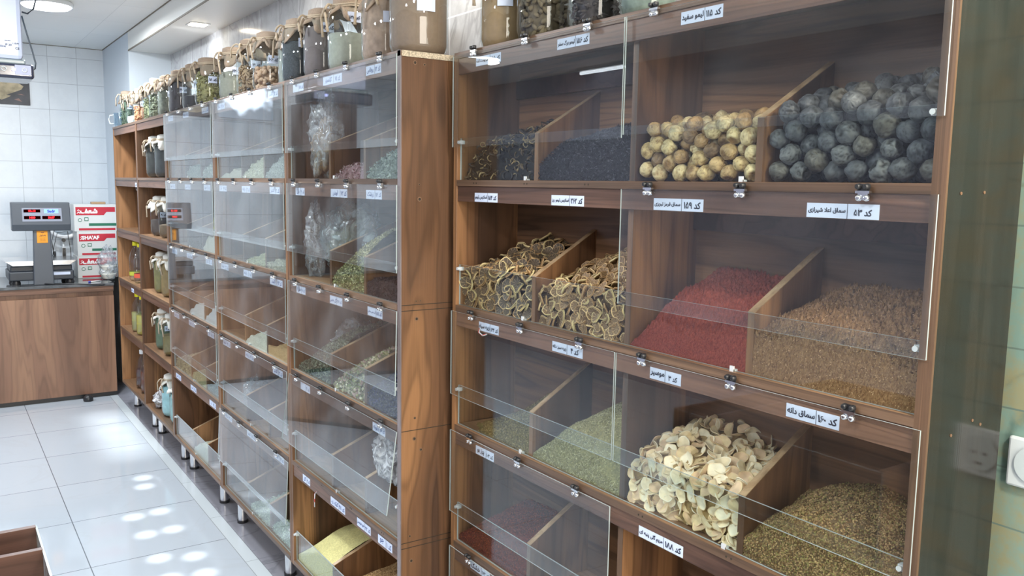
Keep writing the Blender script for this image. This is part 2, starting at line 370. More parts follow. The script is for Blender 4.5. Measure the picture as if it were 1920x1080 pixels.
def cabinet(name,label,XF,ya,yb,divs,rows_div,posts=(),open_front=False,lips=True,legs=(),group=None):
    """ya<yb; divs: list per row of divider y; posts: full-height inner uprights"""
    root=empty(name,((XF+XB)/2,(ya+yb)/2,0),label,'cabinet',group); T=.016
    for y0,y1 in ((ya,ya+.020),(yb-.018,yb)):
        b=MB(); b.box(XF,XB,y0,y1,ZS[5]-T-.004,ZS[0]-T); part(b,'side_panel',M['side'],root,.0008)
    b=MB(); b.box(XB-.010,XB-.002,ya+.02,yb-.018,ZS[5]-T,ZS[0]-T); part(b,'back_panel',M['back'],root)
    b=MB(); b.box(XF-.001,XB,ya-.001,yb+.0,ZS[0]-T,ZS[0]); part(b,'top_board',M['edge'],root,.0008)
    for z in ZS[1:]:
        b=MB(); b.box(XF,XB-.010,ya+.02,yb-.018,z-T,z); part(b,'shelf',M['shelf'],root,.0008)
        b=MB(); b.box(XF-.0012,XF+.0003,ya+.0205,yb-.0185,z-T,z); part(b,'edge_band',M['edge'],root)
    for z in ZS[:5]:
        b=MB(); b.box(XF+.003,XF+.014,ya+.02,yb-.018,z-T-.042,z-T); part(b,'header_rail',M['rail'],root,.0006)
    for p in posts:
        for i in range(5):
            b=MB(); b.box(XF+.016,XB-.010,p-.008,p+.008,ZS[i+1],ZS[i]-T-(0 if False else 0)); part(b,'upright',M['side'],root)
            b=MB(); b.box(XF+.0148,XF+.016,p-.008,p+.008,ZS[i+1],ZS[i]-T); part(b,'edge_band',M['edgev'],root)
    for i,ds in enumerate(divs):
        zb=ZS[i+1]; 
        for d in ds:
            depth=XB-.010-(XF+.016); rise=.112 if XF>1.1 else .135
            x0=XF+.016;x1=XB-.010; zf=zb+.112; zk=zf+rise
            b=MB(); b.prism([(x0,zb),(x1,zb),(x1,zk),(x0,zf)],d-.0075,d+.0075,'y'); o=part(b,'divider',M['dark2' if False else 'side'],root)
            b=MB(); n=(zk-zf)/depth; b.prism([(x0,zf),(x1,zk),(x1,zk+.0015),(x0-.001,zf+.0015)],d-.0075,d+.0075,'y'); part(b,'edge_strip',M['ramp'],root)
    if lips:
        segs=[ya+.021]+[p for p in posts]+[yb-.019]
        for i in rows_div:
            b=MB(); pane(b,XF+.0095,XF+.0135,ya+.0215,yb-.0195,ZS[i+1]+.0008,ZS[i+1]+.113); part(b,'lip_glass',[M['lipglass'],M['gedge']],root)
            for k in range(len(segs)-1):
                b=MB(); clip(b,XF+.009,(segs[k]+segs[k+1])/2+.03,ZS[i+1]); part(b,'glass_clip',M['clip'],root)
            for yy in (ya+.027,yb-.026):
                b=MB(); b.box(XF+.004,XF+.016,yy-.006,yy+.005,ZS[i+1]+.097,ZS[i+1]+.107); b.lathe([(.0045,-.006),(.0045,0)],c=(XF+.004,yy,ZS[i+1]+.102),seg=10,axis='x'); part(b,'glass_holder',M['clip'],root)
    for ly in legs:
        b=MB(); b.lathe([(.021,.012),(.021,ZS[5]-T-.004)],c=(XF+.085,ly,0),seg=18,m=0); b.lathe([(.025,0),(.025,.012)],c=(XF+.085,ly,0),seg=18,m=1)
        part(b,'leg',[M['chrome'],M['black']],root)
    return root
FLAPZ=[(ZS[0]-.009,1.703),(1.598,1.357),(1.251,1.013),(.908,.668),(.563,.325)]
D2=lambda a,b:[a,b]
cabR=cabinet('spice_cabinet','brown walnut display cabinet nearest the camera, two bays wide, holding dried limes and sumac',XR,.662,YR[0],
    [[1.683,1.010]]*5,[0,1,2,3,4],posts=(YR[1]-.007,),legs=(.8,1.36,1.95))
CA=cabinet('spice_cabinet','brown walnut bin cabinet with the tall end panel and plastic bags behind its glass flaps',XL,YL[0],YL[1]-.001,[[2.62,2.352]]*5,[0,1,2,3,4],legs=(2.3,2.85))
CB=cabinet('spice_cabinet','brown walnut bin cabinet with the bright lamp glare on its top glass flap',XL,YL[1]+.001,YL[2]-.001,[[3.565,3.276]]*5,[0,1,2,3,4],legs=(3.25,3.9))
CC=cabinet('spice_cabinet','brown walnut bin cabinet with glass flaps beside the open jar shelves',XL,YL[2]+.001,YL[3]-.001,[[4.51,4.216]]*5,[0,1,2,3,4],legs=(4.2,4.80))
CD=cabinet('shelf_cabinet','brown walnut open shelf unit holding pairs of tall cloth-covered jars',XL,YL[3]+.001,YL[4]-.001,[[],[],[],[],[]],[],lips=False,legs=(5.0,5.6))
CE=cabinet('shelf_cabinet','brown walnut open shelf unit at the far end by the counter, holding plastic bottles',XL,YL[4]+.001,YL[5],[[],[],[],[],[]],[],lips=False,legs=(5.78,6.38))
# flaps of the near cabinet
hl=[1.935,1.702,1.468]; hr=[1.263,1.027,.785]
for i in (0,2,3): flap(cabR,XR,1.352,2.046,FLAPZ[i][0],FLAPZ[i][1],hl)
flap(cabR,XR,1.352,2.046,FLAPZ[4][0],FLAPZ[4][1],hl)
for i in (0,1,2): flap(cabR,XR,.668,1.347,FLAPZ[i][0],FLAPZ[i][1]+(.006 if i==0 else 0),hr)
for root,a,b,hs in ((CA,YL[0]+.012,YL[1]-.014,[2.885,2.66,2.428,2.193]),(CB,YL[1]+.014,YL[2]-.012,[3.831,3.6,3.358,3.123]),(CC,YL[2]+.014,YL[3]-.012,[4.77,4.525,4.291,4.059])):
    for i in range(5):
        if (root is CA and i==4) or (root is CC and i==4): continue
        tl={(0,3):.13,(1,4):.05,(0,2):.02}.get(({CA:0,CB:1,CC:2}[root],i),random.uniform(0,.015))
        flap(root,XL,a,b,FLAPZ[i][0],FLAPZ[i][1],hs,tl)
# screw holes left where flaps were taken off
def holes(root,X,ys,z,r=.0022):
    b=MB()
    for y in ys:
        for d in (-.006,.006): b.lathe([(r,0),(r,.0006)],c=(X-.0006,y+d,z+.001*d),seg=8,axis='x')
    part(b,'screw_holes',M['hole'],root)
holes(cabR,XR-.001,hl,ZS[1]-.008); holes(cabR,XR-.001,[1.26,1.02,.79],ZS[3]-.008); holes(CA,XL-.001,[2.9,2.67,2.43,2.2],ZS[4]-.008)
# price labels, near cabinet
LZ=[1.917,1.569,1.226,.882,.545]
RL=[(0,1.883,.118,'کد ۱۵۵','لیمو پوست کنده'),(0,1.533,.115,'کد ۱۵۶','لیمو برگ سفر'),(0,1.149,.104,'کد ۱۱۵','لیمو سفید'),
    (1,1.886,.110,'کد ۱۵۴','اسلایس لیمو'),(1,1.540,.120,'کد ۲۶۲','اسلایس لیمو ریز'),(1,1.191,.133,'کد ۱۵۹','سماق قرمز تبریزی'),(1,.829,.131,'کد ۵۳','سماق اعلا شیرازی'),
    (2,1.864,.096,'کد ۱۳۴','زیره سیاه'),(2,1.527,.114,'کد ۴','زیره سبز دانه'),(2,1.207,.087,'کد ۳','موسیر'),(2,.861,.104,'کد ۱۶۰','سماق دانه'),
    (3,1.876,.090,'کد ۱۰۳','پرز بو'),(3,1.203,.128,'کد ۱۸۸','مریم گلی پنبه ای'),(4,1.893,.100,'کد ۱۷۳','خشک')]
for r,y,w,c,t in RL: price_label(cabR,XR+.0028,y,LZ[r]+(.004 if r==0 else 0),w,.0235,c,t,split=.5 if c in('کد ۴','کد ۳') else .42)
AL={0:[(2.86,.10,'کد ۷۸',' '),(2.56,.15,'کد ۷۱','گیاهخوار'),(2.26,.10,'کد ۱۴','روناس')],
    1:[(2.855,.085,'کد ۴۰','نیل'),(2.515,.13,'کد ۷۲','آویشن'),(2.26,.105,'کد ۷۶','زرشک')],
    2:[(2.86,.085,'کد ۹۰','مرزه'),(2.545,.10,'کد ۲۶۸','گل ختمی'),(2.255,.10,'کد ۱۵۱','گل ختمی خطایی')],
    3:[(2.83,.09,'کد ۲۱',' '),(2.23,.085,'کد ۱۷','بابونه')],
    4:[(2.83,.07,'کد ۲','گل'),(2.545,.12,'کد ۴۵','گوگرد زرد'),(2.34,.10,'کد ۳۲','جو دوسر'),(2.19,.095,'کد ۱','جو')]}
for r,l in AL.items():
    for y,w,c,t in l: price_label(CA,XL+.0028,y,LZ[r]+(.004 if r==0 else 0),w,.026,c,t.strip() or None,pen=True)
for root,ys in ((CB,(3.80,3.47,3.12)),(CC,(4.74,4.42,4.06))):
    for r in range(5):
        for k,y in enumerate(ys):
            if root is CB and r==2 and k==2: w=.14
            else: w=.11
            price_label(root,XL+.0028,y,LZ[r]+(.004 if r==0 else 0),w,.026,'کد '+random.choice(['۱۲','۳۴','۶۵','۸۱','۹۴','۱۰۷']),random.choice(['کنجد','رازیانه','شوید','آرد','گشنیز']),pen=True)
for root,y,r in ((CE,5.70,1),(CE,5.95,3)): price_label(root,XL+.0028,y,LZ[r+1] if False else LZ[r]-.0,.08,.026,'کد ۸','عسل',pen=True)
# end panel of the long bank: facing seams, cam holes and the bright vertical edge band
for z in (ZS[2]-.016,ZS[2],ZS[3]-.016,ZS[4]+.0,ZS[4]-.016):
    b=MB(); b.box(XL+.002,XB,YL[0]-.0007,YL[0]+.0005,z-.001,z+.001); part(b,'panel_seam',M['hole'],CA)

for x,z,r in ((1.093,1.925,.006),(1.122,1.922,.004),(1.107,1.60,.003),(1.108,1.56,.0065),(1.10,1.228,.006),(1.098,1.278,.0025),(1.112,1.278,.0025),(1.095,.945,.004),(1.094,.885,.006),(1.115,.85,.005),(1.08,.60,.004),(1.085,.525,.006)):
    b=MB(); b.lathe([(r,0),(r,.001)],c=(x,YL[0]-.001,z),seg=12,axis='y',m=1); b.lathe([(r*.6,0),(r*.6,.0015)],c=(x,YL[0]-.0015,z),seg=12,axis='y',m=0); part(b,'fixing_hole',[M['hole'],M['cover_cap']],CA)
b=MB(); b.box(XL-.001,XL+.0022,YL[0]-.0008,YL[0]+.018,ZS[5]-.02,ZS[0]); part(b,'edge_band',pbr('steel_grey_edging',srgb(140,128,128),.12,.3),CA)
b=MB(); b.box(XL+.002,XB,YL[0]-.0025,YL[0]-.0008,ZS[0]-.016,ZS[0]-.0005); part(b,'raw_board_end',M['chip'],CA)
for i in (0,1):
    z=ZS[i+1]+(.230 if i==0 else .243)
    b=MB(); b.box(XB-.024,XB-.011,.683 if i else YR[1]+.002,YR[1]-.016 if i else YR[0]-.02,z,z+.05); part(b,'back_rail',M['isl'],cabR,.001)
# wires of the old lighting poking out under two header rails
for (x,y,z,lab) in ((XL-.003,2.735,ZS[4]-.060,'short cut red and white wire dangling under the rail above the yellow powder'),(XR-.003,1.895,1.208,'short red and white wire end under the black cumin price label')):
    root=empty('loose_wire',(x,y,z),lab,'wire')
    for k,(m,dy) in enumerate((('clip',0),('redw',.003))):
        b=MB(); b.tube([(x+.008,y+dy,z+.012),(x,y+dy,z+.004),(x-.002,y+dy-.004*k,z-.02),(x,y+dy+.004,z-.045)] if z<1 else [(x+.006,y+.012+dy,z+.012),(x-.001,y+.006+dy,z+.002),(x-.001,y-.012+dy,z-.004),(x,y-.03+dy,z+.002)],.0018,6); part(b,'wire_strand',M['clip'] if k==0 else pbr('wire_red',srgb(190,60,50),.5),root)
# right end panel of near cabinet: dark glossy laminate
b=MB(); b.box(XR+.004,XB,.6605,.662,ZS[5]-.02,ZS[0]-.016); part(b,'end_panel',M['dark'],cabR)
b=MB(); b.box(XR-.0012,XR+.004,.6605,.6825,ZS[5]-.02,ZS[0]); part(b,'edge_band',M['edgev'],cabR)
for x,z in ((1.235,1.60),(1.30,1.602),(1.345,1.24),(1.26,1.235),(1.32,1.25)):
    b=MB(); b.lathe([(.0025,0),(.0025,.0012)],c=(x,.6595,z),seg=8,axis='y'); part(b,'fixing_hole',M['cover_cap'],cabR)
# ------------------------------------------------------------------ heaps and loose goods
class Bin:
    """one compartment: y from yfar (u=0, left in view) to ynear (u=1), x from glass (w=0) to back (w=1)"""
    def __init__(s,XF,yfar,ynear,row,front,back,mid=None,rough=.004,seed=0):
        s.x0=XF+.0165; s.x1=XB-.0125; s.ya=yfar; s.yb=ynear; s.z=ZS[row+1]+.0005
        s.front=front; s.back=back; s.mid=mid; s.rough=rough; s.seed=seed
    def h(s,u,w):
        def pr(P,u): 
            n=len(P)-1; return np.interp(u,np.linspace(0,1,n+1),P)
        f=pr(s.front,u); b=pr(s.back,u)
        if s.mid is None: g=f+(b-f)*(w*w*(3-2*w)*.5+w*.5)
        else:
            m=pr(s.mid,u); g=np.where(w<.5, f+(m-f)*np.sin(w*PI), m+(b-m)*(w-.5)*2)
        rng=np.random.default_rng(s.seed+5); n=0
        for k,(fr,am) in enumerate(((9,1),(17,.6),(33,.35),(61,.2))):
            a,c,p,q=rng.uniform(.6,1.4,4); ph=rng.uniform(0,6.3,2)
            n=n+am*np.sin(u*fr*a+ph[0]+2*np.sin(w*fr*.5*c))*np.cos(w*fr*.55*p+ph[1]+1.5*np.sin(u*fr*.4*q))
        g=g+n*s.rough*np.clip(g/.02,0,1)
        return np.maximum(g,0)
    def P(s,u,w):
        return np.stack([s.x0+(s.x1-s.x0)*w, s.ya+(s.yb-s.ya)*u, s.z+s.h(u,w)],-1)
def pile_name(o,label,cat='spice pile'): return tag(o,label,cat,None,'stuff')
def heap(B,name,mat,col,label,cat='spice pile',lift=-.0,nu=110,nw=70,fine=0.0015,colvar=.12,col2=None,parent=None,xin=0.0):
    u=np.linspace(0,1,nu); w=np.linspace(0,1,nw); U,W=np.meshgrid(u,w,indexing='ij')
    H=B.h(U,W); rng=np.random.default_rng(B.seed+77)
    N=rng.normal(0,1,H.shape); N2=(N+np.roll(N,1,0)+np.roll(N,1,1)+np.roll(N,-1,0)+np.roll(N,-1,1))/5
    H=np.maximum(H+lift+N2*fine*2*np.clip(H/.01,0,1),0.0003)
    top=np.stack([B.x0+(B.x1-B.x0)*W,B.ya+(B.yb-B.ya)*U,B.z+H],-1).reshape(-1,3)
    ix=lambda i,j:i*nw+j
    I,J=np.meshgrid(np.arange(nu-1),np.arange(nw-1),indexing='ij'); I=I.ravel();J=J.ravel()
    F=np.stack([ix(I,J),ix(I,J+1),ix(I+1,J+1),ix(I+1,J)],-1)
    # keep cells that carry material
    Hm=np.maximum.reduce([H[I,J],H[I+1,J],H[I,J+1],H[I+1,J+1]]); F=F[Hm>.0008]
    # front face with rows
    nz=26; t=np.linspace(0,1,nz)
    fr=np.stack([np.repeat(np.full(nu,B.x0),nz)-np.tile(np.sin(t*PI),nu)*.0, np.repeat(top[ix(np.arange(nu),0),1],nz), (B.z+np.outer(H[:,0],t)).ravel()],-1)
    base=len(top); I2,J2=np.meshgrid(np.arange(nu-1),np.arange(nz-1),indexing='ij'); I2=I2.ravel();J2=J2.ravel()
    a=base+I2*nz+J2; F2=np.stack([a,a+1,a+nz+1,a+nz],-1); F2=F2[np.maximum(H[I2,0],H[I2+1,0])>.0008]
    fr[:,0]+=xin+rng.normal(0,.0004,len(fr)); e_=np.arange(nu)*nz; fr[e_+nz-1,0]=B.x0+xin
    top[:,0]=np.maximum(top[:,0],B.x0+xin)
    V=np.concatenate([top,fr]); F=np.concatenate([F,F2])
    c=np.array(col[:3]); n=len(V); k=rng.uniform(1-colvar,1+colvar,(n,1)); cols=c*k
    if col2 is not None:
        q=np.clip(rng.normal(.3,.35,(n,1)),0,1); cols=cols*(1-q)+np.array(col2[:3])*q*k
    o0=np.array([(B.x0+B.x1)/2,(B.ya+B.yb)/2,B.z]); me=np_mesh(name,V-o0,F,mat,cols)
    o=link(name,me,parent,loc=tuple(o0)); 
    if parent is None: pile_name(o,label,cat)
    return o
# templates
def tpl_grain():   # elongated octahedron, unit length along x
    V=np.array([(.5,0,0),(-.5,0,0),(0,.5,0),(0,-.5,0),(0,0,.5),(0,0,-.5)],float)
    F=np.array([(0,2,4),(2,1,4),(1,3,4),(3,0,4),(2,0,5),(1,2,5),(3,1,5),(0,3,5)]); return V,F
def tpl_leaf():
    V=np.array([(-.5,0,0),(-.15,.28,.12),(-.1,-.3,.1),(.2,.25,-.08),(.25,-.22,-.1),(.5,.02,.12)],float)
    F=np.array([(0,2,1),(1,2,4),(1,4,3),(3,4,5)]); return V,F
def tpl_curl():
    V=[];F=[]; n=5
    for i in range(n):
        a=i/(n-1)*PI*1.1; 
        for s in (-.2,.2): V.append((.5*math.cos(a),s*(1+.3*math.sin(a*2)),.5*math.sin(a)-.2))
    for i in range(n-1): a=2*i; F+=[(a,a+1,a+3),(a,a+3,a+2)]
    return np.array(V,float),np.array(F)
def rots(N,nrm,jit,rng):
    """random rotation matrices whose local z leans towards nrm"""
    z=nrm+rng.normal(0,jit,(N,3)); z/=np.linalg.norm(z,axis=1,keepdims=True)
    r=rng.normal(0,1,(N,3)); x=r-(r*z).sum(1,keepdims=True)*z; x/=np.linalg.norm(x,axis=1,keepdims=True); y=np.cross(z,x)
    return np.stack([x,y,z],-1)
def sample(B,N,rng,frontshare=None,umin=0,umax=1,inset=0.004):
    Hf=float(np.mean(B.front)); Lx=B.x1-B.x0
    fs=frontshare if frontshare is not None else min(.5,Hf/(Hf+Lx)*1.2)
    nf=int(N*fs); nt=N-nf
    # surface, denser near the front
    u=rng.uniform(umin,umax,nt*2); w=rng.uniform(0,1,nt*2)**1.25; h=B.h(u,w); k=h>.004; u=u[k][:nt];w=w[k][:nt]
    P=B.P(u,w); e=.01; dz_w=(B.h(u,np.clip(w+e,0,1))-B.h(u,np.clip(w-e,0,1)))/(2*e*Lx); dz_u=(B.h(np.clip(u+e,0,1),w)-B.h(np.clip(u-e,0,1),w))/(2*e*(B.yb-B.ya))
    n=np.stack([-dz_w,-dz_u,np.ones_like(u)],-1)
    P[:,0]+=inset*.3
    # front face
    uf=rng.uniform(umin,umax,nf*3); zf=rng.uniform(0,1,nf*3); hf=B.h(uf,np.zeros_like(uf)); mx=max(hf.max(),1e-4); k=zf*mx<hf; uf=uf[k][:nf]; zf=zf[k][:nf]*mx
    Pf=np.stack([B.x0+inset*rng.uniform(.1,1.1,len(uf)),B.ya+(B.yb-B.ya)*uf,B.z+zf],-1); n2=np.tile(np.array([[-1.,0,.15]]),(len(uf),1))
    P=np.concatenate([P,Pf]); n=np.concatenate([n,n2]); n/=np.linalg.norm(n,axis=1,keepdims=True); return P,n
def scatter(B,name,tpl,N,size,asp,mat,cols,label=None,parent=None,jit=.5,rng=None,frontshare=None,umin=0,umax=1,var=.25,cat='spice pile'):
    rng=rng or np.random.default_rng(B.seed+3); P,n=sample(B,N,rng,frontshare,umin,umax,inset=size*.5); N=len(P)
    V0,F0=tpl; S=np.array([size,size*asp[0],size*asp[1]]); sc=rng.uniform(1-var,1+var,(N,1,1))
    R=rots(N,n,jit,rng); V=np.einsum('nij,kj->nki',R,V0*S)*sc+P[:,None,:]
    V[...,0]=np.maximum(V[...,0],B.x0-.0012); V[...,2]=np.maximum(V[...,2],B.z); V[...,1]=np.clip(V[...,1],B.yb+.0005,B.ya-.0005); V[...,0]=np.minimum(V[...,0],B.x1)
    F=(F0[None]+np.arange(N)[:,None,None]*len(V0)).reshape(-1,F0.shape[1]); V=V.reshape(-1,3)
    C=np.array([c[:3] for c in cols]); pick=rng.integers(0,len(C),N); cc=C[pick]*rng.uniform(.7,1.25,(N,1)); cc=np.repeat(cc,len(V0),0)
    o0=np.array([(B.x0+B.x1)/2,(B.ya+B.yb)/2,B.z]); me=np_mesh(name,V-o0,F,mat,cc,smooth=(F0.shape[1]==4))
    if parent is not None:
        o=link(name,me,parent,loc=tuple(o0-np.array(parent.location))); o['kind']='stuff'; return o
    o=link(name,me,None,loc=tuple(o0)); return pile_name(o,label,cat)
VC=vcol('loose_goods'); VCP=vcol('powder',.95,.5,500,.1); VCL=vcol('leafy_goods',.85,spec=.15)
G=tpl_grain(); LF=tpl_leaf(); CU=tpl_curl()
S=srgb
def seeds(B,label,core,cols,N,size,asp,tpl=G,name='seed_pile',child='loose_seeds',jit=.5,fine=.0015,cat='spice pile',mat=None,fs=None):
    o=heap(B,name,VC,core,label,cat,lift=-size*(.28 if tpl is G else .5),nu=60,nw=40,fine=fine,xin=size*(.3 if tpl is G else .55))
    scatter(B,child,tpl,N,size,asp,mat or VC,cols,parent=o,jit=jit,frontshare=fs); return o
def powder(B,label,col,col2=None,fine=.0016,name='powder_pile',cat='spice pile',nu=190,nw=110): return heap(B,name,VCP,col,label,cat,nu=nu,nw=nw,fine=fine,col2=col2,colvar=.16)

RB=lambda row,k,front,back,mid=None,rough=.004: Bin(XR,*[(2.031,1.691),(1.675,1.347),(1.329,1.018),(1.002,.683)][k],row,front,back,mid,rough,row*10+k)
# ---- near cabinet
b2=RB(0,1,[.035,.085,.10,.105,.10],[.10,.13,.14,.14,.13]); seeds(b2,'black shredded dried lime peel piled in the top bin right of the curled peel',S(40,38,42),[S(44,42,48),S(62,60,66),S(30,28,34),S(90,88,92)],5200,.0085,(.42,.5),LF,'shredded_peel_pile','loose_shreds',1.2)
b7=RB(1,2,[.004,.06,.05,.065,.075],[.10,.165,.165,.16,.165],[.015,.125,.14,.135,.14],.005); powder(b7,'dusty red ground sumac heaped in the second-row bin',S(148,74,60),S(116,46,36),.0034)
b8=RB(1,3,[.072,.082,.085,.075,.055],[.13,.165,.165,.16,.15],[.10,.135,.145,.14,.13],.005); 
o=powder(b8,'light brown coarse ground sumac filling the second-row bin at the right end',S(150,116,84),S(106,74,52),.0036); scatter(b8,'loose_crumbs',G,9000,.0034,(.7,.6),VC,[S(174,138,102),S(138,102,74),S(108,78,56),S(196,160,124)],parent=o,jit=1)
b9=RB(2,0,[0,.0,.015,.045,.06],[.0,.04,.10,.12,.125],[0,.01,.06,.085,.09],.002); seeds(b9,'small heap of brownish black cumin seeds in the third-row bin at the left end',S(118,106,64),[S(150,134,86),S(118,102,64),S(90,76,48),S(174,156,106)],9000,.0062,(.24,.24))
b10=RB(2,1,[.008,.05,.062,.04,.008],[.05,.12,.17,.195,.20],[.03,.10,.14,.16,.165],.002); seeds(b10,'tall heap of pale green cumin seeds in the third-row bin beside the shallot slices',S(142,136,92),[S(186,180,134),S(158,152,108),S(126,120,80),S(204,198,156)],12000,.0064,(.24,.24))
b12=RB(2,3,[.035,.075,.08,.075,.055],[.09,.13,.145,.125,.085],[.06,.115,.13,.115,.075],.004); seeds(b12,'whole tan sumac seeds with bits of stalk heaped in the third-row right-end bin',S(108,88,60),[S(170,140,100),S(140,108,70),S(110,84,52),S(150,140,84),S(190,160,112)],16000,.0048,(.72,.62),jit=1)
b13=RB(3,0,[.012,.055,.065,.05,.03],[.06,.11,.12,.12,.12],[.03,.085,.10,.10,.10],.003); seeds(b13,'dark red crushed pepper crumbs heaped in the fourth-row bin at the left end',S(96,34,26),[S(120,44,32),S(92,30,24),S(140,66,40),S(74,22,18)],8000,.0042,(.8,.5),jit=1)
b14=RB(4,0,[.03,.05,.06,.05,.04],[.07,.1,.1,.1,.1]); seeds(b14,'brown crumbs in the lowest visible bin at the left end of the near cabinet',S(98,66,44),[S(120,84,58),S(96,62,40)],3000,.005,(.8,.6),jit=1)
# ---- far bank
def AB(row,k,front,back,mid=None,rough=.004,cab='A'):
    e={'A':[2.961,2.628,2.360,2.106],'B':[3.904,3.573,3.284,3.005],'C':[4.852,4.518,4.224,3.947]}[cab]
    return Bin(XL,e[k]-(.0165 if k else 0),e[k+1],row,front,back,mid,rough,100+row*10+k+{'A':0,'B':100,'C':200}[cab])
bb=AB(0,1,[.0,.03,.045,.05],[.03,.07,.09,.09]); seeds(bb,'pinkish dried petals in the top bin behind the end glass flap',S(150,120,124),[S(180,140,150),S(150,118,120),S(200,180,180)],1500,.010,(.6,.4),LF,'petal_pile','loose_petals',1)
bb=AB(0,2,[.02,.05,.075,.095],[.05,.09,.12,.14]); seeds(bb,'pale green dried leaves in the top bin next to the tall end panel',S(116,126,116),[S(146,158,146),S(118,130,118),S(178,188,176)],2000,.012,(.5,.4),LF,'leaf_pile','loose_leaves',1,mat=VCL)
bb=AB(1,1,[.02,.07,.10,.11],[.12,.20,.25,.27],[.06,.15,.19,.21]); seeds(bb,'fluffy yellow-green dried flower heads spilling down the second-row bin',S(120,118,82),[S(190,190,138),S(160,158,112),S(212,208,166),S(134,138,104)],4200,.011,(.6,.5),LF,'herb_pile','loose_herbs',1.4,mat=VCL)
bb=AB(1,2,[.035,.06,.055,.045],[.06,.09,.1,.1]); seeds(bb,'dark purplish dried barberries in the second-row bin by the end panel',S(48,38,42),[S(66,50,56),S(44,34,40),S(88,72,76)],3500,.0065,(.6,.55),jit=1)
bb=AB(2,0,[.0,.05,.08,.09],[.06,.16,.22,.24],[.03,.12,.17,.19]); seeds(bb,'grey-green crumbled dried herb leaves in the third-row bin, left of the pale blossoms',S(92,102,90),[S(130,142,122),S(104,116,102),S(160,168,148),S(78,84,76)],4200,.011,(.55,.45),LF,'herb_pile','loose_herbs',1.4,mat=VCL)
bb=AB(2,1,[.01,.06,.09,.105],[.05,.13,.19,.22],[.03,.10,.15,.17]); seeds(bb,'cream dried blossoms heaped in the third-row bin between two dividers',S(130,126,100),[S(206,202,166),S(182,178,136),S(160,168,116),S(222,214,190),S(190,160,150)],1500,.018,(.75,.6),LF,'blossom_pile','loose_blossoms',1.5,mat=VCL)
bb=AB(2,2,[.04,.085,.11,.13],[.12,.18,.23,.26],[.08,.14,.19,.22]); seeds(bb,'dark blue-violet dried borage flowers in the third-row bin by the end panel',S(46,46,62),[S(62,62,92),S(48,48,62),S(80,80,120),S(110,110,116)],4200,.010,(.5,.4),LF,'flower_pile','loose_flowers',1.4,mat=VCL)
bb=AB(4,0,[.02,.07,.10,.108],[.10,.19,.235,.24],[.05,.14,.17,.17],.001); powder(bb,'pale yellow powder with a smooth crest in the lowest bin of the bank',S(222,214,150),None,.0003)
bb=AB(4,1,[.03,.06,.085,.085],[.08,.13,.165,.16],[.055,.10,.13,.13],.002); seeds(bb,'tan hulled oat grains in the lowest bin right of the yellow powder',S(166,132,88),[S(206,170,120),S(180,144,98),S(222,190,140),S(150,116,76)],8000,.0058,(.4,.4),jit=.8)
bb=AB(4,2,[.05,.08,.08,.08],[.1,.13,.15,.15]); seeds(bb,'pale barley grains in the lowest bin against the end panel',S(190,170,130),[S(222,206,170),S(200,180,140)],2500,.006,(.4,.4),jit=.8)
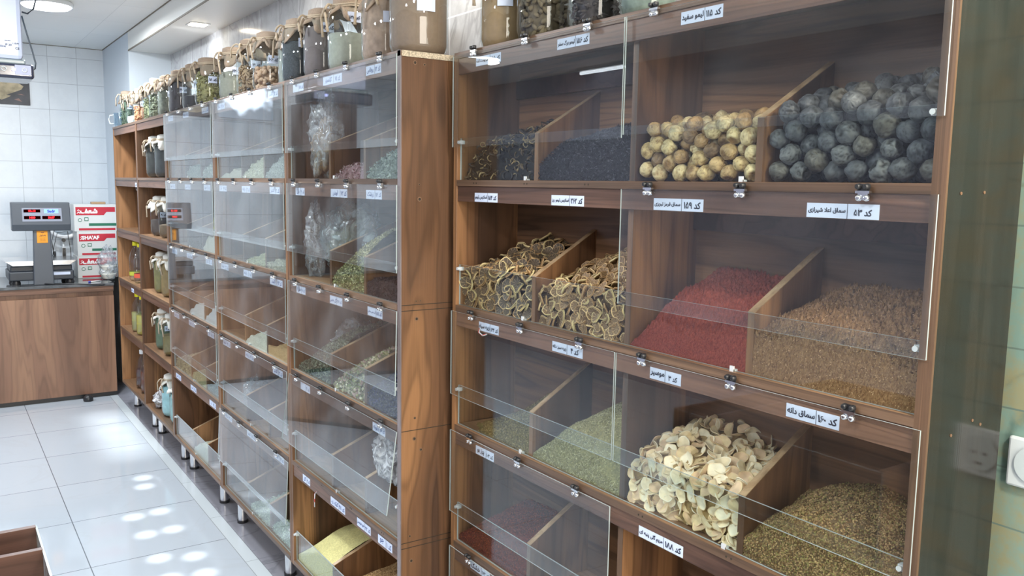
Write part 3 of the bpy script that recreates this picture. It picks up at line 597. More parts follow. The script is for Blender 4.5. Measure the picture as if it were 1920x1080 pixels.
for cab,row,k,fr,bk,c,nm,lab,sz in [
 ('B',0,0,[0,.02,.03,.03],[.02,.05,.08,.08],S(170,166,150),'powder','low mound of pale beige flour in the top bin with the lamp glare, left compartment',0),
 ('B',0,1,[.01,.04,.06,.085],[.04,.08,.1,.12],S(196,194,170),'seed','light green fennel seeds in the top bin with the lamp glare, middle compartment',.007),
 ('B',0,2,[.01,.05,.07,.085],[.05,.08,.1,.12],S(172,176,170),'seed','grey-green seeds in the top bin with the lamp glare, right compartment',.007),
 ('B',1,1,[.0,.02,.035,.04],[.02,.05,.07,.08],S(186,186,150),'seed','pale seeds scattered in the second-row bin of the cabinet with the lamp glare',.008),
 ('B',1,2,[.015,.03,.04,.05],[.04,.06,.08,.09],S(184,180,158),'seed','beige seed flakes in the second-row bin, right compartment under the lamp glare',.008),
 ('B',2,1,[.01,.045,.06,.085],[.05,.08,.1,.12],S(222,222,206),'powder','white powder heap in the third-row bin of the cabinet with the lamp glare',0),
 ('B',2,2,[.03,.045,.05,.06],[.06,.08,.1,.12],S(206,172,126),'powder','orange-tan powder heap in the third-row bin beside the white powder',0),
 ('C',0,1,[.02,.05,.06,.06],[.05,.08,.1,.1],S(158,168,156),'leaf','pale crumbled leaves in the top bin beside the open jar shelves, middle compartment',.012),
 ('C',0,2,[.02,.05,.06,.06],[.05,.08,.1,.1],S(170,176,166),'leaf','silvery leaves in the top bin beside the open jar shelves, right compartment',.012),
 ('C',1,1,[.03,.05,.04,.03],[.06,.09,.1,.08],S(84,66,46),'seed','dark brown nuts in the second-row bin under the yellow bag',.014),
 ('C',1,2,[.02,.06,.08,.09],[.05,.09,.1,.12],S(190,184,164),'powder','beige powder in the second-row bin beside the yellow bag',0),
 ('C',2,0,[.01,.03,.04,.04],[.03,.06,.07,.07],S(128,104,88),'powder','brown powder in the third-row bin next to the open jar shelves',0),
 ('C',2,1,[.01,.05,.07,.09],[.06,.09,.11,.12],S(236,238,238),'powder','bright white powder in the third-row bin, middle compartment beside the jar shelves',0),
 ('C',2,2,[.01,.05,.08,.112],[.06,.09,.11,.13],S(226,230,234),'powder','steep white powder in the third-row bin, right compartment beside the jar shelves',0),
 ('C',3,0,[.04,.07,.08,.07],[.08,.11,.12,.12],S(204,190,150),'seed','cream nuts in the fourth-row bin next to the open jar shelves',.016),
 ('C',3,1,[.02,.05,.075,.085],[.05,.09,.12,.13],S(214,206,158),'seed','pale yellow sesame seeds in the fourth-row bin, middle compartment',.006),
 ('C',3,2,[.02,.04,.05,.05],[.05,.07,.1,.1],S(150,164,158),'seed','grey seeds in the fourth-row bin, right compartment of the cabinet beside the jar shelves',.007),
 ('C',4,1,[.02,.05,.08,.09],[.06,.1,.14,.16],S(196,198,178),'powder','greenish flour in the lowest open bin beside the jar shelves',0),
 ('B',4,1,[.02,.05,.07,.08],[.06,.1,.14,.16],S(190,200,176),'leaf','pale green leaves in the lowest bin of the cabinet with the lamp glare, middle compartment',.013),
 ('B',4,2,[.02,.06,.08,.09],[.06,.1,.16,.2],S(180,194,168),'leaf','sage green leaves in the lowest bin of the cabinet with the lamp glare, right compartment',.013)]:
    B_=AB(row,k,fr,bk,cab=cab,rough=.008)
    if nm=='powder': powder(B_,lab,c,None,.0010,nu=70,nw=50)
    else: seeds(B_,lab,tuple(x*.7 for x in c[:3])+(1,),[c,tuple(x*.75 for x in c[:3])+(1,),tuple(min(1,x*1.15) for x in c[:3])+(1,)],4500 if sz<.01 else 1300,sz,(.5,.4),LF if nm=='leaf' else G,nm+'_pile','loose_'+('leaves' if nm=='leaf' else 'seeds'),1)

# ---- countable goods
def lime_mesh(name,r,seed,cols,mat,dent=.10,ridges=9):
    V=[];F=[];nv,ns=26,40; rng=random.Random(seed); dv=Vector((rng.uniform(-1,1),rng.uniform(-1,1),rng.uniform(-.3,1))).normalized()
    for j in range(nv+1):
        th=PI*j/nv
        for i in range(ns):
            ph=2*PI*i/ns; d=Vector((math.sin(th)*math.cos(ph),math.sin(th)*math.sin(ph),math.cos(th)))
            wr=noise.noise(d*1.6+Vector((seed*3.1,0,0)))*.085
            f=abs(math.sin((ph+1.1*noise.noise(d*1.2+Vector((0,seed,0))))*ridges/2)); rd=-(1-f)**4*.2*abs(math.sin(th))**.8*(0.5+noise.noise(d*2+Vector((7,seed,1))))
            k=d.dot(dv); dn=-dent*max(0,(k-.72)/.28)**1.3
            cr=-.10*max(0,1-abs(noise.noise(d*2.3+Vector((3,seed*1.7,5))))*7)**1.5
            rr=r*(1+wr+rd+dn+cr+noise.noise(d*7+Vector((seed,2,2)))*.012)
            nip=.08*max(0,(abs(d.z)-.93)/.07)
            V.append((d*rr*Vector((1,1,1)).length/1.732)*(1+nip))
            V[-1]=Vector((V[-1].x,V[-1].y,V[-1].z*1.06))
    for j in range(nv):
        for i in range(ns):
            a=j*ns+i;b=j*ns+(i+1)%ns; F.append((a,a+ns,b+ns,b))
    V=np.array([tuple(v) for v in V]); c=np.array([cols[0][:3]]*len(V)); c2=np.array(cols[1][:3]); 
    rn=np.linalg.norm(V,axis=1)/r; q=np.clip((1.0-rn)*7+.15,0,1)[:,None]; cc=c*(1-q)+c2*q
    return np_mesh(name,V,np.array(F),mat,cc)
M['limeW']=vcol('white_lime_skin',.45,.15,70,.35); M['limeB']=vcol('black_lime_skin',.45,.15,70,.35)
WL=[lime_mesh('white_lime',.0165,s,[c,d],M['limeW'],dent) for s,c,d,dent in [(1,S(212,184,132),S(142,108,66),.05),(2,S(222,200,152),S(150,116,74),.30),(3,S(176,142,98),S(112,84,54),.12),(4,S(142,114,84),S(96,74,52),.08),(5,S(218,196,152),S(160,126,84),.02),(6,S(196,164,116),S(130,98,60),.2)]]
BL=[lime_mesh('black_lime',.0188,s,[c,d],M['limeB'],dent,11) for s,c,d,dent in [(11,S(98,99,101),S(40,40,40),.05),(12,S(110,111,112),S(44,43,42),.38),(13,S(82,84,88),S(34,34,34),.12),(14,S(98,95,89),S(54,47,38),.22),(15,S(90,92,96),S(38,38,38),.02)]]
def pack(B,r,maxn,rng,jitter=.08,extra=0):
    """drop spheres one by one into the lowest free spot below the wanted surface"""
    pts=[]
    x0,x1=B.x0+r,B.x1-r; y0,y1=B.yb+r,B.ya-r
    g=np.random.default_rng(rng.randint(0,9999)); n=400; D=(1.93*r)**2
    while len(pts)<maxn:
        X=g.uniform(x0,x1,n); Y=g.uniform(y0,y1,n); X[::3]=x0; Z=np.full(n,B.z+r)
        if pts:
            Q=np.array(pts); d2=(X[:,None]-Q[None,:,0])**2+(Y[:,None]-Q[None,:,1])**2
            Z=np.maximum(Z,np.where(d2<D,Q[None,:,2]+np.sqrt(np.maximum(D-d2,0)),0).max(1))
        lim=B.z+B.h((B.ya-Y)/(B.ya-B.yb),(X-B.x0)/(B.x1-B.x0)); Z=np.where(Z+r*.6<=lim,Z,9)
        k=int(Z.argmin())
        if Z[k]>8: break
        pts.append((float(X[k]),float(Y[k]),float(Z[k])))
    return pts
def drop_things(pts,meshes,name,label,cat,group,rng,scale=(.9,1.06)):
    for p in pts:
        me=rng.choice(meshes); o=bpy.data.objects.new(name,me); COL.objects.link(o); o.location=p
        o.rotation_euler=(rng.uniform(0,6.3),rng.uniform(0,6.3),rng.uniform(0,6.3)); s=rng.uniform(*scale); o.scale=(s,s,s)
        tag(o,label,cat,group)
rg=random.Random(5)
bw=RB(0,2,[.125,.125,.12,.125,.13],[.15,.15,.15,.15,.15],rough=0); pw=pack(bw,.0165,290,rg)
drop_things(pw,WL,'white_lime','small wrinkled cream dried lime in the top bin left of the black limes','dried lime','cream dried limes in the top bin',rg)
bk=RB(0,3,[.135,.145,.15,.145,.15],[.165,.185,.19,.20,.215],rough=0); pb=pack(bk,.0188,290,rg)
drop_things(pb,BL,'black_lime','wrinkled black dried lime in the top bin at the right end','dried lime','black dried limes in the top bin',rg,(.88,1.08))

def disc_mesh(name,r,seed,mats,thick=.004,rim=.16,bend=.25,wav=.12,rimlift=.0,oval=1.0,hole=False,segs=0):
    """a dried slice: rim (mat 0) with shrunken inner flesh (mat 1)"""
    rng=random.Random(seed); n=22; rings=[0,.35,.62,1-rim,1-rim*.5,1.0]; V=[];F=[];m=[]
    ph=rng.uniform(0,6.3)
    def zz(x,y): return bend*r*((x/r)**2*math.cos(ph)**2+(y/r)**2*math.sin(ph)**2+.8*math.sin(2*ph)*x*y/r/r)+wav*r*math.sin(3*math.atan2(y,x)+seed)*((x*x+y*y)/r/r)
    for side in (0,1):
        for q,rr in enumerate(rings):
            for i in range(n):
                a=2*PI*i/n; wr=1+.07*math.sin(2*a+seed)+.05*math.sin(5*a+seed*2)
                x=rr*r*wr*math.cos(a)*oval; y=rr*r*wr*math.sin(a)
                tz=thick/2 if q>=3 else thick*.22+(.0006*math.cos(segs*a) if segs else 0)
                if q==5: tz*=.75
                V.append((x,y,zz(x,y)+(tz if side==0 else -tz)+rimlift*(rr**3)*r))
    k=len(rings)
    for side in (0,1):
        for q in range(k-1):
            for i in range(n):
                a=side*k*n+q*n+i; b=side*k*n+q*n+(i+1)%n; f=(a,b,b+n,a+n); F.append(f if side else f[::-1]); m.append(1 if q<3 else 0)
    for i in range(n):
        a=(k-1)*n+i;b=(k-1)*n+(i+1)%n; F.append((a,b,b+k*n,a+k*n)); m.append(0)
    return np_mesh(name,np.array(V),np.array(F),mats,None,True,np.array(m,dtype=np.int32))
def pulp(name,a,b_,seg=16):
    t=NT(name); p=t.N('BsdfPrincipled'); tc=t.N('TexCoord'); sp=t.N('SeparateXYZ'); t.l.new(tc.outputs['Object'],sp.inputs[0])
    an=t.math('ARCTAN2',sp.outputs[1],sp.outputs[0]); s=t.math('ABSOLUTE',t.math('SINE',t.math('MULTIPLY',an,seg/2)))
    r=t.ramp(s,[(.0,b_),(.35,a)]); t.l.new(r.outputs[0],p.inputs['Base Color']); p.inputs['Roughness'].default_value=.6; return t.done(p)
rimM=[pbr('lime_rind_tan',S(212,180,130),.7,vary=.2,bs=90),pbr('lime_rind_brown',S(176,140,96),.7,vary=.25,bs=90),pbr('lime_rind_pale',S(214,192,140),.7,vary=.15,bs=90)]
plD=pulp('lime_pulp_dark',S(84,70,56),S(166,142,110),9); plM=pulp('lime_pulp_brown',S(122,94,64),S(206,174,128),9)
SLA=[disc_mesh('lime_slice',.0192,i,[rimM[i%3],plD],.006,.11,bend=[.06,.2,.32,-.22][i%4],wav=.035,oval=[1,.85,1,.8][i%4],segs=9) for i in range(5)]
SLB=[disc_mesh('lime_slice',.0148,i+10,[rimM[i%3],plM],.005,.14,bend=[.08,.25,.4,-.25][i%4],wav=.04,oval=[1,.8,.95,.78][i%4],segs=9) for i in range(5)]
shM=[pbr('shallot_cream',S(240,222,184),.6,vary=.1,bs=60),pbr('shallot_straw',S(230,206,160),.6,vary=.12,bs=60),pbr('shallot_pale',S(244,234,206),.55,vary=.08,bs=60),pbr('shallot_rosy',S(226,196,160),.6,vary=.12,bs=60)]
SHL=[disc_mesh('shallot_slice',.0172,i+30,[shM[i%4],shM[(i+2)%4]],.0022,.12,bend=[.15,.4,-.3,.25,.5][i%5],wav=.09,rimlift=.1,oval=[1,.75,.9,.65,.85][i%5]) for i in range(8)]
def curl_mesh(name,seed,mats):
    rng=random.Random(seed); b=MB(); n=9; w=.006; A=rng.uniform(3.2,5.6); R0=.0125
    for s in (0,):
        V=[];
        for i in range(n):
            a=A*i/(n-1); r=R0*(1-.35*i/n); c=Vector((r*math.cos(a),r*math.sin(a),.010*i/n+.003*math.sin(a*2+seed)))
            V.append((c.x*.94,c.y*.94,c.z-w/2)); V.append((c.x*1.06,c.y*1.06,c.z+w/2*(1+.4*math.sin(a*3)))); V.append((c.x*.86,c.y*.86,c.z+w/2.2)); 
        F=[];
        for i in range(n-1):
            a=3*i; F+=[(a,a+1,a+4,a+3),(a+1,a+2,a+5,a+4),(a+2,a,a+3,a+5)]
        b.add(V,F[:],0,True); b.m=[0 if k%3==0 else 1 for k in range(len(F))]
    me=bpy.data.meshes.new(name); me.from_pydata(b.v,[],b.f); [me.materials.append(x) for x in mats]; me.polygons.foreach_set('material_index',b.m); me.polygons.foreach_set('use_smooth',b.sm); me.update(); return me
pkM=[pbr('peel_dark',S(48,42,38),.6),pbr('peel_tan',S(176,152,112),.7),pbr('peel_brown',S(104,84,60),.7)]
PKL=[curl_mesh('peel_curl',i,[pkM[[0,0,2,0][i%4]],pkM[[0,1,1,2][i%4]]]) for i in range(6)]
def strew(B,meshes,N,name,label,cat,group,seed,size,jit=.45,fs=None,layer=1.0):
    """rest single pieces on the core heap, spread out by best-candidate sampling"""
    rng=np.random.default_rng(seed); P,n=sample(B,N*6,rng,fs,inset=size*1.1); idx=list(range(len(P))); rr=random.Random(seed)
    rr.shuffle(idx); chosen=[]; 
    cells={}
    for dmin in (size*.95,size*.75,size*.6,size*.45):
        for i in idx:
            if len(chosen)>=N: break
            p=P[i]; ok=True
            key=tuple((p//size).astype(int))
            for a in (-1,0,1):
                for b in (-1,0,1):
                    for c in (-1,0,1):
                        for j in cells.get((key[0]+a,key[1]+b,key[2]+c),()):
                            if np.sum((P[j]-p)**2)<dmin*dmin: ok=False;break
                        if not ok:break
                    if not ok:break
                if not ok:break
            if ok: chosen.append(i); cells.setdefault(key,[]).append(i)
    R=rots(len(P),n,jit,rng)
    for q,i in enumerate(chosen):
        o=bpy.data.objects.new(name,rr.choice(meshes)); COL.objects.link(o)
        p=P[i].copy(); s=rr.uniform(.78,1.12); ext=size*.5*s
        nx=R[i][:,2]; need=ext*math.sqrt(max(0,1-nx[0]**2))+.002; p[0]=max(p[0],B.x0+need*.92); 
        ny=ext*math.sqrt(max(0,1-nx[1]**2)); p[1]=min(max(p[1],B.yb+ny*.9),B.ya-ny*.9); nz=ext*math.sqrt(max(0,1-nx[2]**2)); p[2]=max(p[2]+layer*.002*(q%3),B.z+nz*.8+.001)
        o.matrix_world=Matrix.Translation(Vector(p))@Matrix([list(R[i][0]),list(R[i][1]),list(R[i][2])]).to_4x4()@Matrix.Scale(s,4)
        tag(o,label,cat,group)
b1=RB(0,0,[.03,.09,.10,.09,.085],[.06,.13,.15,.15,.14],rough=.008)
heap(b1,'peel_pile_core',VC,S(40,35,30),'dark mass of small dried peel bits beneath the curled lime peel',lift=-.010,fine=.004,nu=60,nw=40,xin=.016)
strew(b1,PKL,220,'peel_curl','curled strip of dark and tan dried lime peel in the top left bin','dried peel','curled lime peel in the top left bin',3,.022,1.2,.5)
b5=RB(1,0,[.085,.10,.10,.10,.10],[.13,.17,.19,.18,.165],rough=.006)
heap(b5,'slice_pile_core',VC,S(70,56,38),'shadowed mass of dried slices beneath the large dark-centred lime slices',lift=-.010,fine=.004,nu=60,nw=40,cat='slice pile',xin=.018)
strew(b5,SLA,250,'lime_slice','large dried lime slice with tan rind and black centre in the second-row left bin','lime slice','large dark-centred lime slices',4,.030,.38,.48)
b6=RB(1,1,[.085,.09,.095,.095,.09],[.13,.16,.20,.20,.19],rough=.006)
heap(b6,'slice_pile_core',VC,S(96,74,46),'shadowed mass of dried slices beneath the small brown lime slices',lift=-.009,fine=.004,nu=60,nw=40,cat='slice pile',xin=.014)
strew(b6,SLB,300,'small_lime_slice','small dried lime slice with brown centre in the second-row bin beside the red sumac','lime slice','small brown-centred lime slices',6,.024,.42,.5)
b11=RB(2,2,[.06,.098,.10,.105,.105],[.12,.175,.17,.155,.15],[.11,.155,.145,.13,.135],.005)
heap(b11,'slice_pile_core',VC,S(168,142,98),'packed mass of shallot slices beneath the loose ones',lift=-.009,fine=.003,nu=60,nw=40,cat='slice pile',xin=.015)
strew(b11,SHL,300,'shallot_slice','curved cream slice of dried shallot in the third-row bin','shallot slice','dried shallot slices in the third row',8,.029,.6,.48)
# ------------------------------------------------------------------ jars
M['jar']=glass('jar_glass',tint=(.915,.955,.955,1),f0=.06,k=.9)
M['jarc']=glass('clear_jar_glass',tint=(.93,.965,.955,1),f0=.06,k=.9)
M['burlap']=pbr('burlap_cloth',srgb(158,140,122),.95,bump=.7,bs=420,vary=.15)
M['clothW']=pbr('white_cloth',srgb(226,224,214),.9,bump=.3,bs=60)
M['rope']=pbr('hemp_rope',srgb(186,170,148),.95,bump=.8,bs=500,vary=.15)
def goods(name,c,vary=.15,bs=80,bump=.3,rough=.8): return pbr(name,c,rough,bump=bump,bs=bs,vary=vary)
def jar(x,y,z,r,h,fill,mat,label,cloth='burlap',lab=None,rope=True,tilt=0,pieces=None,glassm='jar',labside=PI,labz=.62,cat='jar',group=None,handle=False,fcol=None):
    root=empty('storage_jar',(x,y,z),label,cat,group); rg=random.Random(int(x*1000+y*977))
    hs=h*.80; b=MB()
    prof=[(r*.0+.002,.003),(r*.72,.0015),(r*.90,.010),(r,.030),(r*1.0,hs*.5),(r,hs*.80),(r*.93,hs*.90),(r*.74,hs*.965),(r*.66,hs),(r*.66,hs+h*.05)]
    b.lathe(prof,seg=32,cap=False); b.build('glass_body',M[glassm],root)
    # contents sit just inside the glass, with an uneven top
    fz=hs*fill; b=MB(); ri=r-.004; rf=ri if fz<hs*.8 else ri*.9
    cp=[(r*.70,.005),(ri*.90,.013),(ri,.032)]+[(ri,.032+(fz-.036)*k/4) for k in range(1,4)]+[(rf,fz)]
    b.lathe(cp,seg=32,cap=False); ntop=len(b.v)
    V=[];n=32; tiltx,tilty=rg.uniform(-.25,.25),rg.uniform(-.25,.25)
    for q in range(4):
        for i in range(n):
            a=2*PI*i/n; rr=rf*(1-q/3.2); V.append((rr*math.cos(a),rr*math.sin(a),fz+(0 if q==0 else .012*(1-rr/rf)+ .006*noise.noise(Vector((math.cos(a)*2,math.sin(a)*2+q,x*9))))))
    F=[]
    for q in range(3):
        for i in range(n): a=q*n+i;b_=q*n+(i+1)%n; F.append((a,b_,b_+n,a+n))
    F.append(tuple(range(3*n,4*n))); b.add(V,F,0,True)
    if pieces:
        b=MB(); b.lathe([(rf*.2,.006),(ri*.72,.012),(ri*.75,fz*.9),(.002,fz*.92)],seg=16,cap=False)
        me_r,asp,cnt=pieces; V0,F0=ICO; rng=np.random.default_rng(int(y*100)); 
        for q in range(cnt):
            a=rng.uniform(0,2*PI); zz=rng.uniform(.012,fz); k=rng.uniform(.86,.97) if q<cnt*.85 else rng.uniform(0,.9); rr=(ri-me_r*.55)*k
            if zz<.03: rr*=.9
            c=np.array([rr*math.cos(a),rr*math.sin(a),zz if q<cnt*.85 else fz])
            R=rots(1,np.array([[0,0,1.]]),1,rng)[0]; P=(V0*np.array([1,asp,asp*.8])*me_r)@R.T+c
            b.add([tuple(p) for p in P],[tuple(f) for f in F0],0,True)
    b.build('contents',mat,root)
    if cloth=='lid':
        b=MB(); b.lathe([(r*.70,hs-.004),(r*.72,hs),(r*.72,hs+.022),(r*.68,hs+.026)],seg=24); b.build('screw_lid',M['clothW'],root)
    elif cloth:
        m=M['burlap'] if cloth=='burlap' else M['clothW']; b=MB(); n=40; top=hs+h*.055; V=[];ph=rg.uniform(0,6)
        fl=.5 if cloth=='burlap' else .9
        rs=[(0,top+.010),(r*.5,top+.010),(r*.70,top+.004),(r*.72,top-.012),(r*.68,hs-.006),(r*.80,hs-.018),(r*(.80+fl*.26),hs-.032),(r*(.84+fl*.28),hs-.046)]
        for q,(rr,zz) in enumerate(rs):
            am=0 if q<4 else (.05 if q==4 else .07+.045*(q-4))
            for i in range(n):
                a=2*PI*i/n; f=math.sin(7*a+ph)*.6+math.sin(11*a+ph*2)*.4
                R_=rr*(1+am*f)+.0001; V.append((R_*math.cos(a),R_*math.sin(a),zz+(0 if q<6 else .02*math.sin(3*a+ph)+(-.012*f))))
        F=[(q*n+i,q*n+(i+1)%n,(q+1)*n+(i+1)%n,(q+1)*n+i) for q in range(len(rs)-1) for i in range(n)]
        b.add(V,F,0,True); o=b.build('cloth_cover',m,root); sm=o.modifiers.new('thick','SOLIDIFY'); sm.thickness=.002
        if rope:
            b=MB(); zr=hs-.006; R_=r*.72+.003
            for dz in (0,.006): b.tube([(R_*math.cos(a),R_*math.sin(a),zr+dz+.002*math.sin(3*a)) for a in [2*PI*i/28 for i in range(28)]],.0036,6,closed=True)
            a0=PI+rg.uniform(-.7,.5)
            for s in (-1,1):
                L=rg.uniform(.05,.10); pts=[]
                for k in range(9):
                    t=k/8; aa=a0+s*(.10+.45*t); rr=R_+.006+ (r*.45)*min(1,t*1.6); pts.append((rr*math.cos(aa),rr*math.sin(aa),zr+.004+.014*math.sin(t*PI)*(1-t)-L*t*t))
                b.tube(pts,[.0036]*8+[.005],6)
            b.lathe([(.003,-.008),(.008,-.004),(.008,.004),(.003,.008)],c=((R_+.004)*math.cos(a0),(R_+.004)*math.sin(a0),zr+.003),seg=8); b.build('rope_tie',M['rope'],root)
    if lab is not None:
        V=[];F=[]; n=9; wl=.62; zc=hs*labz; hh=.016
        for i in range(n):
            a=labside-wl/2+wl*i/(n-1)
            for dz in (-hh,hh): V.append(((r+.0012)*math.cos(a),(r+.0012)*math.sin(a),zc+dz))
        for i in range(n-1): F.append((2*i,2*i+2,2*i+3,2*i+1))
        b=MB(); b.add(V,F,0,True); o=b.build('jar_label',M['paper'],root)
        if lab:
            u=Vector((-math.sin(labside),math.cos(labside),0)); nrm=Vector((math.cos(labside),math.sin(labside),0))
            lettering(lab,nrm*(r+.0022),(u.x,u.y,0),(0,0,1),.045,.014,M['ink'],'lettering',o,bold=.04); o.children[0].location=(0,0,zc)
    if handle:
        b=MB(); b.tube([(-r,-.0,h*.75),(-r*1.55,0,h*.68),(-r*1.6,0,h*.35),(-r,0,h*.25)],.004,8); b.build('handle',M[glassm],root)
    return root
def ico():
    import bmesh
    bm=bmesh.new(); bmesh.ops.create_icosphere(bm,subdivisions=1,radius=1); V=np.array([tuple(v.co) for v in bm.verts]); F=np.array([[v.index for v in f.verts] for f in bm.faces]); bm.free(); return V,F
ICO=ico()
T=ZS[0]+.0005
cam=Vector((0,0,1.6))
def toward(x,y): return math.atan2(0-y,0-x)
def TJ(i,y,r,fill,c,label,lab=None,x=1.16,h=.27,pieces=None,cloth='burlap',glassm='jar',vary=.15,bs=80,rope=True,labz=.62):
    return jar(x,y,T,r,h,fill,goods('jar_goods_%s'%i,c,vary,bs),label,cloth,lab,rope,pieces=pieces,glassm=glassm,labside=toward(x,y)+.25,labz=labz)
TJ('a',2.2,.083,.93,S(140,118,100),'widest jar on the long bank, filled with brown powder, at the end panel','',x=1.165,h=.33,labz=.50,vary=.05)
TJ('b',2.41,.070,.95,S(176,150,132),'jar of pinkish beige crumbs just behind the widest brown powder jar','',vary=.2,bs=40)
TJ('c',2.675,.070,.58,S(160,162,150),'half-full jar of pale green powder on the long bank, labelled 137','کد ۱۳۷',vary=.06,labz=.80)
TJ('d',2.90,.068,.82,S(112,100,98),'jar of grey-brown powder on the long bank, labelled 119','کد ۱۱۹',vary=.05,labz=.80)
TJ('e',3.13,.066,.72,S(58,62,66),'jar of dark seeds with a rope-tied cloth lid, labelled 60','کد ۶۰',bs=200,vary=.4,labz=.70)
TJ('f',3.30,.062,.72,S(156,158,150),'narrow jar of pale green powder tucked behind the dark seed jar',None,x=1.20,vary=.08)
TJ('g',3.475,.066,.46,S(178,148,122),'jar half filled with round beige nuts, labelled 106','کد ۱۰۶',pieces=(.013,.85,170),vary=.15,bs=30,labz=.60)
TJ('h',3.70,.065,.60,S(156,132,104),'jar of brown bark chips with long hanging rope ends, labelled 130','کد ۱۳۰',pieces=(.010,.4,260),vary=.3,bs=30,labz=.62)
TJ('i',3.97,.064,.60,S(152,150,136),'jar of pale olive powder with a tied rope, labelled 220','کد ۲۲۰',vary=.06,labz=.62)
TJ('j',4.38,.068,.80,S(150,144,98),'squat-lidded jar packed with green pumpkin seeds','کد ۱۸',pieces=(.009,.5,420),glassm='jarc',vary=.3,bs=25)
TJ('k',4.66,.062,.36,S(66,64,66),'jar a third full of black powder beside the pumpkin seed jar','کد ۲۹',vary=.05)
TJ('l',4.97,.062,.80,S(78,72,74),'jar of dark brown powder with a bowed rope, left of the black powder jar','کد ۴۴',vary=.1)
TJ('m',5.26,.058,.70,S(110,112,98),'jar of grey herb under a frayed burlap lid above the open shelves','کد ۵',vary=.3,bs=60)
TJ('n',5.50,.058,.70,S(120,124,100),'jar of dry green leaves above the open shelves, right of the tangled stalks','کد ۷',vary=.4,bs=60,pieces=(.012,.4,200))
TJ('o',5.72,.056,.66,S(126,130,98),'jar of tangled green herb stalks above the open shelves','کد ۹',vary=.4,bs=60,pieces=(.013,.25,220),glassm='jarc')
TJ('p',5.93,.050,.55,S(196,142,106),'slim jar of orange dried fruit pieces above the open shelves','کد ۳',x=1.14,pieces=(.010,.6,160),h=.25)
TJ('q',6.10,.048,.30,S(190,196,190),'slim nearly empty jar with a white label above the open shelves','',x=1.13,h=.23)
TJ('r',6.27,.052,.85,S(92,108,88),'jar of dark green leaves at the far end, beside the glass mug','کد ۱',x=1.12,pieces=(.010,.4,220),h=.26)
# small jar with dark lid standing behind, and a roll of tape on it
b=MB(); b.lathe([(.03,0),(.035,.01),(.035,.20),(.028,.23),(.028,.25)],seg=20); o=b.build('slim_jar',goods('brown_goods',S(120,84,62)),None,loc=(1.235,5.95,T)); tag(o,'slim brown jar with a dark cap standing behind the front row above the open shelves','jar')
b=MB(); b.box(-.03,.03,-.035,.035,0,.045); o=b.build('paper_box',M['clothW'],None,.002,loc=(1.235,5.95,T+.2515)); tag(o,'small white carton lying on top of the slim brown jar','box')
# glass mug
root=empty('glass_mug',(1.085,6.385,T),'small empty glass mug with a handle at the far end of the bank top','mug')
b=MB(); b.lathe([(.001,.004),(.030,.002),(.033,.01),(.035,.095)],seg=24,cap=False); b.lathe([(.031,.095),(.029,.012),(.001,.010)],seg=24,cap=False); b.build('glass_body',glass('mug_glass',(.80,.88,.92,1),f0=.12),root)
b=MB(); b.tube([(-.032,.010,.08),(-.055,.018,.078),(-.062,.02,.05),(-.055,.018,.022),(-.032,.010,.02)],.0045,8); b.build('handle',pbr('mug_handle_glass',(.6,.68,.72,1),.1,spec=.8),root)
# jars on the near cabinet
def NJ(i,y,r,fill,c,label,pieces=None,x=1.295,vary=.15,bs=60): return jar(x,y,T,r,.27,fill,goods('near_goods_%s'%i,c,vary,bs),label,'burlap','' if i=='a' else None,True,pieces=pieces,labside=toward(x,y),glassm='jarc',labz=.58)
NJ('a',1.955,.066,.86,S(150,124,92),'jar of tan powder at the left end of the near cabinet top',vary=.06)
NJ('b',1.775,.070,.86,S(104,92,72),'jar of dark wrinkled almonds on the near cabinet top',pieces=(.0135,.55,300),vary=.3,bs=40)
NJ('c',1.575,.066,.80,S(66,60,60),'jar of black dried petals on the near cabinet top',pieces=(.012,.35,280),vary=.3)
NJ('d',1.40,.062,.62,S(120,134,126),'jar of grey-green leaves on the near cabinet top, right of the black petals',vary=.2)
# ---- jars and bottles on the open shelves
sh=lambda i:ZS[i]+.0005
def SJ(y,row,r,h,fill,c,label,cloth='white',x=1.135,lab='کد ۲',rope=True,glassm='jarc'): return jar(x,y,sh(row),r,h,fill,goods('shelf_goods',c,.1,40),label,cloth,lab,rope,glassm=glassm,labside=toward(x,y)+.2,labz=.60)
SJ(5.46,1,.068,.275,.8,S(66,66,62),'tall jar of dark herb under a draped white cloth, left one on the top shelf',lab='کد ۶')
SJ(5.22,1,.068,.275,.8,S(74,76,76),'tall jar of dark herb under a draped white cloth, right one on the top shelf',lab='کد ۸')
SJ(5.42,2,.062,.265,.45,S(88,76,70),'jar half full of brown powder under frilled white cloth, left one on the second shelf',lab='کد ۹')
SJ(5.20,2,.062,.265,.35,S(116,96,74),'jar a third full of brown powder under white cloth, right one, second shelf',lab='کد ۷')
SJ(5.40,3,.060,.275,.92,S(132,124,78),'jar of olive green powder with cream cloth, left one on the third shelf',lab='کد ۵')
SJ(5.19,3,.064,.275,.92,S(142,118,76),'jar of khaki brown powder with cream cloth, right one on the third shelf',lab='کد ۴')
SJ(5.40,4,.062,.275,.9,S(88,104,78),'jar of green powder with white cloth lid, left one on the fourth shelf',lab='کد ۲')
SJ(5.18,4,.066,.275,.55,S(120,106,62),'jar half filled with mustard brown powder, right one on the fourth shelf',lab='کد ۳')
SJ(5.27,5,.064,.285,.8,S(160,200,206),'pale blue jar with a white cap on the bottom open shelf, left of its twin',lab='کد ۱')
SJ(5.08,5,.060,.275,.8,S(150,188,190),'pale turquoise jar on the bottom open shelf, nearest the glass-fronted bins','lid' if False else 'white',lab='',rope=False)
pet=glass('clear_plastic',(.93,.95,.95,1),f0=.08)
